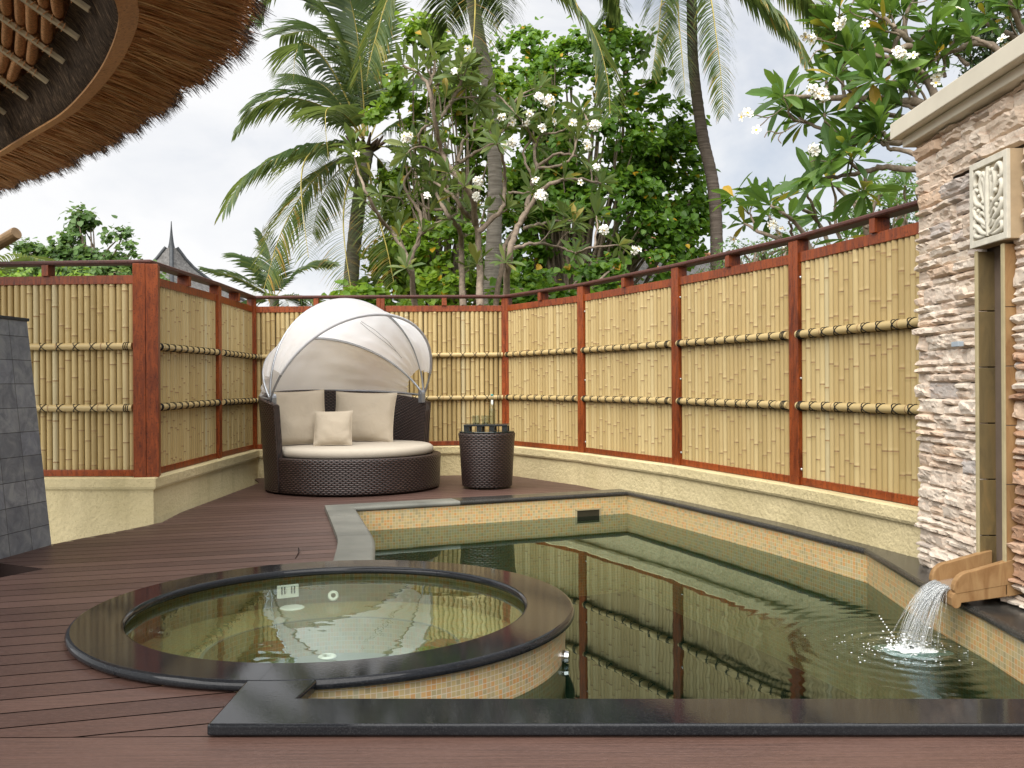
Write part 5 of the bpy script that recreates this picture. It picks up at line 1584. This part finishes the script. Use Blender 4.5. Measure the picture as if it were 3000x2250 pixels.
simple_tree('garden_shrub', 'green shrub behind the back fence under the big palm', 'shrub', [B(800, 640, 50, 24, 15), B(870, 645, 50, 22, 15), B(760, 655, 40, 18, 15)], 1500, .13, MT['heart_light'], Q(820, 720, 15), 9, per=18, cr=.24, kind='heart', yel=.02)
simple_tree('garden_shrub', 'dark green shrub behind the fence between the central palm and the thatched hut', 'shrub', [B(1200, 640, 110, 34, 15.5), B(1320, 610, 70, 40, 16.5), B(1120, 640, 60, 26, 15)], 2600, .14, MT['heart'], Q(1200, 720, 16), 10, per=20, cr=.26, kind='heart', yel=.015)

# ------------------------------------------------------------------ frangipani trees
def rosette(mb, p, ax, L, rs, n=10, yel=.05, wide=.25, sub=5):
    ax = ax.normalized(); a = ax.cross(V3((.3, .5, .8))).normalized(); b = ax.cross(a)
    for k in range(n):
        th = 2.4 * k + rs.uniform(-.3, .3); q = k / n
        el = .25 + .95 * (1 - q) * rs.uniform(.6, 1.3) if k > 2 else 1.25
        el = rs.uniform(-.15, .65) if k < n * .5 else rs.uniform(.55, 1.25)
        d = (a * math.cos(th) + b * math.sin(th)) * math.cos(el) + ax * math.sin(el)
        ll = L * rs.uniform(.65, 1.1); c = p.copy(); c = c - ax * (.04 * L * rs.random())
        wv = d.cross(ax); 
        if wv.length < .1: wv = a.copy()
        wv.normalize()
        r = min(.86, max(0, rs.gauss(.45, .22)))
        if rs.random() < yel: r = rs.uniform(.90, 1.0)
        vs = []; K = sub; drp = rs.uniform(.05, .42); w = ll * wide * rs.uniform(.85, 1.15); cur = rs.uniform(-.12, .12)
        for k2 in range(K + 1):
            f = k2 / K
            prof = (.08, .20, .58, .90, 1.0, .84, .10)
            x = f * 6; i = min(int(x), 5); ww = w * .5 * (prof[i] + (prof[i + 1] - prof[i]) * (x - i))
            nn = wv.cross(d).normalized()
            if nn.z < 0: nn = -nn
            vs += [c - wv * ww + nn * ww * .28, c, c + wv * ww + nn * ww * .28]
            d = (d + V3((0, 0, -1)) * drp / K * (1 + f) + wv * cur / K).normalized(); c = c + d * (ll / K)
        mb.add(vs, [(3 * k2 + j, 3 * k2 + j + 1, 3 * k2 + j + 4, 3 * k2 + j + 3) for k2 in range(K) for j in (0, 1)], r)
def blossom(p, ra, rs, parent, n=9, fl=.055, toward=V3((0, -1, .35))):
    mb = MB()
    for k in range(n):
        d = (rv(rs) + toward * .8).normalized() if n > 1 else toward.normalized()
        c = p + d * ra * rs.uniform(.75, 1.0) * (1 if n > 1 else .2)
        d = (d + rv(rs) * .35).normalized()
        a = d.cross(V3((.2, .3, .9))).normalized(); b = d.cross(a); ph = rs.uniform(0, 6)
        for j in range(5):
            th = ph + j * 2 * math.pi / 5; e = a * math.cos(th) + b * math.sin(th); s = d.cross(e)
            f = fl * rs.uniform(.85, 1.1)
            vs = [c, c + e * f * .45 + s * f * .30 + d * f * .10, c + e * f * .92 + s * f * .26 + d * f * .16, c + e * f * 1.0 - s * f * .06 + d * f * .10, c + e * f * .78 - s * f * .30 + d * f * .10, c + e * f * .35 - s * f * .20 + d * f * .10]
            mb.add(vs, [(0, 1, 2, 3), (0, 3, 4, 5)], 0, 0)
        n6 = 6
        vs = [c + d * fl * .10 + (a * math.cos(2 * math.pi * j / n6) + b * math.sin(2 * math.pi * j / n6)) * fl * .26 for j in range(n6)] + [c + d * fl * .02]
        mb.add(vs, [(j, (j + 1) % n6, n6) for j in range(n6)], 0, 1)
    return mb.build('blossom', [MT['petal'], MT['petal_eye']], parent)
def branch_tree(parent, lines, Y, r0, rs, twig=.35, L=.3, mat='frangi', yel=.05, nro=10, sc_=(737.3, 1 / 3.0, 1 / 3.0), dvar=.5, along=.0, sub=4, tubes=7):
    tb_ = MB(); lf = MB(); ends = []
    for l, ra0, ra1, dz in lines:
        pts = [Q(sc_[0] + a * sc_[1], b * sc_[2], Y + dz + dvar * .4 * math.sin(a * .011 + b * .007)) for a, b in l]
        n = 5 * (len(pts) - 1); c = catmull(pts, n)
        for i in range(1, n): c[i] = c[i] + rv(rs) * (.014)
        tb_.tube(c, [(ra0 + (ra1 - ra0) * k / n) * (1 + .07 * math.sin(k * 1.9)) for k in range(n + 1)], tubes)
        ends.append((c[-1], (c[-1] - c[-3]).normalized()))
        for k in range(3, n, 3):
            if rs.random() < along:
                d = ((c[k] - c[k - 1]).normalized() + rv(rs) * .9 + UP * .4).normalized(); e = c[k] + d * rs.uniform(.12, .32)
                tb_.tube([c[k], c[k].lerp(e, .5) + rv(rs) * .015, e], [ra1 * .8, ra1 * .7, ra1 * .6], 5); ends.append((e, d))
    for p, d in ends:
        rosette(lf, p, (d + UP * .5), L * rs.uniform(.8, 1.15), rs, nro, yel, sub=sub)
    return tb_, lf, ends
rs = random.Random(44)
Yf = 14.0
ft = thing('frangipani_tree', 'multi stemmed frangipani with white flower clusters in the centre behind the fence', 'tree', (Q(1000, 700, Yf).x, Yf, 0), 'frangipani trees')
LN = [
 ([(480, 1990), (440, 1700), (340, 1520), (240, 1390), (150, 1230), (95, 1060)], .045, .016, -.3),
 ([(440, 1700), (500, 1550), (510, 1380), (410, 1220), (460, 1080)], .040, .017, .3),
 ([(510, 1520), (640, 1440), (770, 1370)], .030, .016, .4),
 ([(340, 1520), (390, 1400), (385, 1290), (250, 1265)], .024, .012, .2),
 ([(790, 1990), (780, 1659), (770, 1500), (690, 1390), (610, 1240), (570, 1170)], .055, .018, .2),
 ([(900, 1990), (890, 1659), (870, 1450), (790, 1370), (740, 1280), (600, 1180)], .060, .018, -.2),
 ([(870, 1450), (850, 1280), (760, 1150), (660, 1010), (610, 800), (565, 560), (480, 470), (400, 420)], .050, .016, -.5),
 ([(610, 800), (700, 680), (770, 540), (760, 490)], .032, .015, -.4),
 ([(700, 660), (790, 630), (900, 630)], .018, .012, -.5),
 ([(565, 560), (595, 480), (600, 400), (590, 330)], .026, .014, -.2),
 ([(580, 555), (640, 540), (700, 520)], .018, .012, .2),
 ([(760, 1050), (790, 920), (860, 850), (950, 790)], .030, .015, .5),
 ([(890, 1500), (1000, 1400), (1050, 1330), (1060, 1200), (1050, 1040), (1010, 930)], .042, .018, -.7),
 ([(770, 1050), (870, 990), (990, 930)], .030, .015, .0),
 ([(600, 790), (520, 840), (505, 950), (580, 970)], .022, .013, .4),
 ([(1060, 1990), (1090, 1659), (1130, 1500), (1200, 1370), (1300, 1230), (1400, 1175), (1530, 1160), (1680, 1190)], .055, .016, -.3),
 ([(1200, 1370), (1240, 1150), (1290, 1070), (1400, 1000), (1530, 1010)], .038, .016, .3),
 ([(1265, 1090), (1250, 960), (1300, 870), (1330, 800)], .030, .014, .6),
 ([(1000, 1990), (1050, 1650), (1090, 1540), (1200, 1400)], .045, .022, .4),
 ([(1120, 1610), (1250, 1580), (1400, 1600), (1520, 1640)], .028, .014, -.5),
 ([(1180, 1480), (1300, 1450), (1420, 1430), (1520, 1430)], .028, .014, .1),
 ([(1050, 1000), (1010, 900), (1080, 830), (1200, 840), (1270, 950)], .026, .013, .7),
 ([(1080, 1250), (1160, 1250), (1240, 1250)], .022, .013, -.3),
 ([(1280, 1090), (1420, 1070), (1500, 1010), (1530, 900)], .024, .013, .2),
 ([(720, 1350), (560, 1350), (470, 1250), (480, 950)], .026, .013, .6),
 ([(1240, 1150), (1180, 1000), (1230, 880), (1130, 740)], .024, .013, .3),
 ([(1300, 870), (1420, 850), (1530, 780)], .020, .012, .5),
 ([(1080, 830), (1100, 700), (1160, 620), (1300, 560)], .022, .012, .6),
 ([(1130, 740), (1040, 640), (960, 600)], .018, .012, .5),
 ([(1530, 900), (1600, 800), (1560, 720)], .018, .012, .4),
 ([(860, 850), (870, 700), (830, 560), (850, 450)], .022, .012, .5),
 ([(660, 1010), (560, 960), (470, 960), (420, 1000)], .022, .012, .2),
 ([(95, 1060), (80, 980)], .014, .010, -.3),
 ([(1520, 1640), (1640, 1600), (1800, 1590)], .020, .011, -.5),
 ([(1400, 1600), (1450, 1520), (1500, 1500)], .018, .011, -.5),
 ([(1640, 1600), (1660, 1450), (1650, 1400)], .016, .010, -.4),
]
tb_, lf, ends = branch_tree(ft, LN, Yf, .05, rs, L=.36, mat='frangi_far', yel=.04, nro=11, along=.33, dvar=1.0)
tb_.build('trunk', MT['bark'], ft, smooth=True); lf.build('foliage', MT['frangi_far'], ft)
for a, b, ra, n in ((425, 890, .105, 15), (885, 1180, .10, 13), (880, 1280, .09, 11), (1292, 1272, .125, 18), (1280, 635, .09, 10), (1350, 655, .11, 14), (1642, 815, .105, 15), (1590, 945, .10, 9), (1105, 785, .06, 3), (1190, 792, .06, 3), (1300, 832, .06, 3), (1040, 765, .07, 6), (1110, 925, .10, 8), (815, 320, .05, 3), (555, 1272, .05, 3), (1500, 800, .07, 5), (1705, 1490, .085, 9), (1910, 1620, .085, 9), (1260, 1175, .06, 5), (100, 998, .04, 1), (740, 470, .06, 4), (1215, 740, .05, 3), (1370, 790, .04, 2), (1650, 1085, .07, 4), (1060, 950, .06, 3), (1545, 1190, .05, 2)):
    blossom(Q(737.3 + a / 3, b / 3, Yf - .75), ra * .66, rs, ft, n, .056)

# right-hand frangipani, close behind the wall, with large leaves
Yr = 8.6
rt = thing('frangipani_tree', 'frangipani with large glossy leaves and white flowers above the stone wall', 'tree', (Q(2120, 700, Yr + .3).x, Yr + .3, 0), 'frangipani trees')
S3 = (1474.6, 1 / 3.0, 1 / 3.0)
LR = [
 ([(2250, 1900), (2050, 1250), (1850, 900), (1600, 700), (1350, 650), (1100, 632), (900, 628), (650, 628)], .060, .017, -.2),
 ([(1850, 900), (1600, 930), (1400, 920), (1200, 900), (1000, 860), (780, 790)], .040, .015, .3),
 ([(1900, 1200), (1510, 1100), (1300, 1080), (1180, 1110), (1000, 1150), (850, 1160)], .034, .014, -.2),
 ([(1700, 760), (1560, 480), (1480, 300), (1380, 180), (1260, 90)], .046, .017, .4),
 ([(1480, 300), (1350, 330), (1200, 300), (1090, 290)], .028, .014, .2),
 ([(1330, 420), (1390, 270), (1480, 20), (1510, -80)], .028, .016, .6),
 ([(1560, 480), (1400, 400), (1260, 360), (1100, 350), (1070, 330)], .026, .013, -.3),
 ([(2300, 600), (2000, 300), (1750, 330), (1600, 400)], .040, .014, .2),
 ([(2300, 330), (2100, 210), (1900, 120), (1740, 10)], .040, .014, .5),
 ([(2300, 300), (2190, 180), (2130, 20), (2100, -60)], .036, .016, .1),
 ([(1500, 760), (1250, 720), (1050, 640), (1040, 440)], .026, .014, .1),
 ([(1120, 560), (1060, 470), (1040, 420)], .020, .014, .0),
 ([(1600, 700), (1420, 560), (1290, 520)], .024, .014, -.2),
 ([(1350, 900), (1280, 860), (1260, 860)], .022, .014, -.4),
 ([(1650, 760), (1500, 700), (1420, 680)], .022, .014, -.3),
 ([(1500, 1000), (1350, 960), (1290, 920)], .022, .014, -.4),
 ([(1000, 860), (930, 780), (920, 740)], .018, .013, .1),
 ([(1180, 1110), (1050, 1040), (960, 1050)], .018, .013, -.3),
 ([(1180, 1110), (1190, 1180), (1170, 1240)], .018, .013, -.3),
 ([(1850, 420), (1750, 330), (1760, 270)], .020, .013, .3),
 ([(2000, 300), (1920, 260), (1870, 240)], .020, .013, .0),
 ([(1480, 300), (1430, 180), (1430, 100)], .018, .012, .5),
 ([(1380, 180), (1300, 120), (1210, 60)], .018, .012, .2),
 ([(1700, 500), (1690, 400), (1690, 350)], .018, .012, .4),
 ([(900, 628), (930, 560), (930, 520)], .018, .013, -.1),
 ([(780, 790), (700, 760), (690, 700)], .014, .012, .1),
 ([(1090, 290), (1010, 250), (1000, 230)], .014, .011, .0),
 ([(1650, 760), (1640, 600), (1560, 540)], .018, .012, .5),
 ([(1900, 120), (1960, 60), (1990, 0)], .016, .012, .4),
]
tb_, lf, ends = branch_tree(rt, LR, Yr, .05, rs, L=.345, yel=.06, nro=12, sc_=S3, along=.34, sub=6, tubes=9, dvar=.25)
tb_.build('trunk', MT['bark'], rt, smooth=True); lf.build('foliage', MT['frangi'], rt)
for a, b, ra, n in ((845, 590, .07, 8), (900, 620, .085, 13), (1012, 150, .07, 8), (1405, 350, .075, 10), (1490, 378, .05, 4), (820, 262, .05, 4), (410, 745, .07, 8), (477, 845, .03, 1), (850, 975, .06, 8), (1650, 490, .055, 6), (1180, 165, .03, 1), (1780, 75, .05, 3), (800, 230, .04, 3), (2080, 270, .05, 4), (1640, 540, .04, 2)):
    blossom(Q(1474.6 + a / 3, b / 3, Yr - .45), ra * .66, rs, rt, max(1, int(n * .8)), .048)
mb = MB()
for l in ([(650, 700), (560, 760), (470, 745)], [(560, 760), (520, 800), (480, 830)], [(760, 790), (640, 860), (560, 850), (530, 890)], [(640, 860), (620, 900), (640, 930)], [(650, 860), (600, 870), (585, 900)], [(1040, 300), (900, 260), (830, 250)], [(930, 330), (870, 330), (820, 400)], [(1250, 140), (1090, 80), (1110, 0)], [(1480, 20), (1560, 10), (1600, -10)], [(960, 1050), (860, 1040), (830, 1050)], [(900, 250), (840, 240), (800, 225)]):
    mb.tube(catmull([Q(1474.6 + a / 3, b / 3, Yr - .3) for a, b in l], 10), .005, 5)
mb.build('twigs', MT['bark'], rt, smooth=True)
# lower right frangipani behind the fence
Yr2 = 10.5
rt2 = thing('frangipani_tree', 'low frangipani spreading bare branches just above the right fence rail', 'tree', (Q(1830, 700, Yr2).x, Yr2, 0), 'frangipani trees')
LQ = [
 ([(1000, 2000), (830, 1700), (640, 1560), (480, 1500), (400, 1450)], .036, .014, .0),
 ([(900, 1750), (760, 1480), (650, 1380), (570, 1330)], .030, .013, -.3),
 ([(1000, 1700), (880, 1440), (760, 1340), (650, 1260)], .030, .012, .2),
 ([(1200, 1900), (1190, 1480), (1040, 1250), (940, 1180)], .036, .014, .3),
 ([(1190, 1480), (1260, 1300), (1290, 1260)], .024, .013, .0),
 ([(1100, 1700), (990, 1480), (990, 1300), (960, 1180)], .024, .012, -.2),
 ([(1250, 1600), (1150, 1400), (1130, 1260), (1190, 1180)], .022, .012, .4),
 ([(640, 1560), (600, 1450), (560, 1400)], .018, .012, .1),
 ([(830, 1700), (720, 1560), (700, 1470), (690, 1420)], .020, .012, -.1),
 ([(990, 1480), (930, 1420), (900, 1400)], .018, .012, .2),
 ([(480, 1500), (440, 1400), (420, 1370)], .014, .011, .0),
 ([(1300, 1900), (1380, 1500), (1430, 1350), (1440, 1200)], .028, .013, .2),
 ([(1000, 1700), (1050, 1600), (1060, 1540)], .02, .012, -.2),
 ([(880, 1440), (820, 1300), (800, 1240)], .02, .012, .1),
]
tb_, lf, ends = branch_tree(rt2, LQ, Yr2, .05, rs, L=.33, yel=.08, nro=9, sc_=S3, along=.12, sub=5)
tb_.build('trunk', MT['bark'], rt2, smooth=True); lf.build('foliage', MT['frangi'], rt2)
for a, b, n in ((580, 1460, 4), (640, 1500, 4), (330, 1540, 2), (660, 1600, 3)): blossom(Q(1474.6 + a / 3, b / 3, Yr2 - .3), .04, rs, rt2, n, .05)

# ------------------------------------------------------------------ far roofs
Ys = 29.0
hs = thing('thatched_house', 'grey thatched house roof with a pointed dark spire beyond the left fence', 'house', (Q(378, 700, Ys).x, Ys, 0))
c = Q(371, 640, Ys); cx_ = c.x
def hz(v): return Q(371, v, Ys).z
prof = [(0, 482, 1.2), (.035, 500, 1.5), (.07, 520, 3), (.105, 534, 5)]
mb = MB(); pr = [(px(Ys, w), hz(v)) for w, v in ((.8, 478), (1.6, 492), (3.0, 508), (5, 524), (7.5, 536), (8, 538))]
mb.lathe(list(reversed(pr)), V3((cx_, Ys, 0)), 12); mb.build('spire', MT['spire'], hs, smooth=True)
mb = MB(); pr = [(px(Ys, w), hz(v)) for w, v in ((9, 536), (15, 546), (23, 560), (36, 578), (58, 600), (92, 628), (140, 660), (150, 668))]
vs = []
for w, z in pr:
    for k in range(4):
        a = R(20) + k * math.pi / 2; vs.append(V3((cx_ + 1.25 * w * math.cos(a), Ys + 1.25 * w * math.sin(a), z)))
mb.add(vs, [(i * 4 + k, i * 4 + (k + 1) % 4, (i + 1) * 4 + (k + 1) % 4, (i + 1) * 4 + k) for i in range(len(pr) - 1) for k in range(4)])
mb.build('roof', MT['greythatch'], hs)
mb = MB()
for k in range(4): mb.tube([vs[i * 4 + k] + V3((0, 0, .02)) for i in range(len(pr))], .06, 6)
mb.build('roof_ridge', MT['spire'], hs, smooth=True)
mb = MB(); wl = pr[-1][0] * .8; mb.box((cx_, Ys, pr[-1][1] / 2), (wl * 1.5, wl * 1.5, pr[-1][1] + .2)); mb.build('wall', MT['housewall'], hs)
Yt = 23.0
hu = thing('thatched_house', 'grey thatched hut roof with a terracotta ridge beyond the right fence', 'house', (Q(1420, 700, Yt).x, Yt, 0))
apx = Q(1352, 500, Yt); a1 = Q(1240, 680, Yt - 1.5); a2 = Q(1505, 690, Yt - 1.5); bk = Q(1560, 560, Yt + 4); bk2 = Q(1640, 690, Yt + 3)
mb = MB()
def patch(p, q, r, s, n=10):
    mb.grid(lambda u, v: p.lerp(q, u).lerp(s.lerp(r, u), v) + V3((0, 0, .03 * noise.noise(V3((u * 8, v * 8, 0))))), n, n)
patch(apx, apx + V3((.05, 0, 0)), a2, a1); patch(apx, bk, bk2, a2)
mb.build('roof', MT['greythatch'], hu)
mb = MB(); mb.beam(apx + V3((0, -.05, .02)), a2 + V3((0, -.05, .02)), .12, .10); mb.tube([apx, bk], .09, 6); mb.build('roof_ridge', MT['hip'], hu, bevel=.02)
mb = MB(); mb.box(((a1.x + a2.x) / 2 + .6, Yt + .6, .9), (2.4, 2.6, 2.0)); mb.build('wall', MT['housewall'], hu)

# ------------------------------------------------------------------ sky and sun
w = bpy.data.worlds.new('World'); sc.world = w; w.use_nodes = True
t = w.node_tree; nd = t.nodes; lk = t.links
bg = nd['Background']
SUN_EL, SUN_AZ = R(54), R(-158)      # azimuth measured clockwise from +Y
sky = nd.new('ShaderNodeTexSky'); sky.sky_type = 'NISHITA'; sky.sun_disc = False; sky.sun_elevation = SUN_EL; sky.sun_rotation = SUN_AZ
sky.air_density = 1.0; sky.dust_density = 2.0
tc = nd.new('ShaderNodeTexCoord'); mp = nd.new('ShaderNodeMapping'); lk.new(tc.outputs['Generated'], mp.inputs[0]); mp.inputs['Scale'].default_value = (1, 1, 1.8)
def mathn(op, a, b, c=None):
    x = nd.new('ShaderNodeMath'); x.operation = op
    for k, v in enumerate((a, b) + ((c,) if c is not None else ())):
        if isinstance(v, bpy.types.NodeSocket): lk.new(v, x.inputs[k])
        else: x.inputs[k].default_value = v
    return x.outputs[0]
n1 = nd.new('ShaderNodeTexNoise'); lk.new(mp.outputs[0], n1.inputs['Vector']); n1.inputs['Scale'].default_value = 3.2; n1.inputs['Detail'].default_value = 7; n1.inputs['Roughness'].default_value = .55; n1.inputs['Distortion'].default_value = .4
sep = nd.new('ShaderNodeSeparateXYZ'); lk.new(tc.outputs['Generated'], sep.inputs[0])
SKYK = .064
mul = nd.new('ShaderNodeVectorMath'); mul.operation = 'SCALE'; lk.new(sky.outputs[0], mul.inputs[0]); mul.inputs['Scale'].default_value = 1.0
# cloud cover: thick to the left, thinner to the right
cover = mathn('ADD', mathn('MULTIPLY_ADD', sep.outputs['X'], -.60, .90), mathn('MULTIPLY', mathn('SUBTRACT', n1.outputs['Fac'], .5), 1.1))
cl_ = nd.new('ShaderNodeClamp'); lk.new(cover, cl_.inputs[0]); cl_.inputs[1].default_value = .42; cl_.inputs[2].default_value = .97
shade = nd.new('ShaderNodeValToRGB'); lk.new(n1.outputs['Fac'], shade.inputs[0])
shade.color_ramp.elements[0].position = .36; shade.color_ramp.elements[0].color = (6.9, 7.05, 7.35, 1)
shade.color_ramp.elements[1].position = .50; shade.color_ramp.elements[1].color = (7.9, 7.9, 7.95, 1)
mx = nd.new('ShaderNodeMix'); mx.data_type = 'RGBA'; lk.new(cl_.outputs[0], mx.inputs[0]); lk.new(mul.outputs[0], mx.inputs[6]); lk.new(shade.outputs[0], mx.inputs[7])
lk.new(mx.outputs[2], bg.inputs['Color']); bg.inputs['Strength'].default_value = SKYK
sun = bpy.data.lights.new('sun', 'SUN'); sun.energy = 3.4; sun.angle = R(85); sun.color = (1.0, .965, .91)
so = bpy.data.objects.new('sun', sun); COL.objects.link(so)
sdir = V3((math.sin(SUN_AZ) * math.cos(SUN_EL), math.cos(SUN_AZ) * math.cos(SUN_EL), math.sin(SUN_EL)))
so.rotation_euler = (-sdir).to_track_quat('-Z', 'Y').to_euler(); so.location = sdir * 40
vs_ = sc.view_settings; vs_.view_transform = 'Standard'; vs_.look = 'None'; vs_.gamma = 1.0; vs_.exposure = 1.0
sc.render.engine = 'CYCLES'
cy = sc.cycles
cy.max_bounces = 10; cy.diffuse_bounces = 4; cy.glossy_bounces = 4; cy.transmission_bounces = 6; cy.transparent_max_bounces = 14
cy.caustics_reflective = False; cy.caustics_refractive = False; cy.sample_clamp_indirect = 6.0
cy.use_denoising = True
try: cy.denoiser = 'OPENIMAGEDENOISE'
except Exception: pass
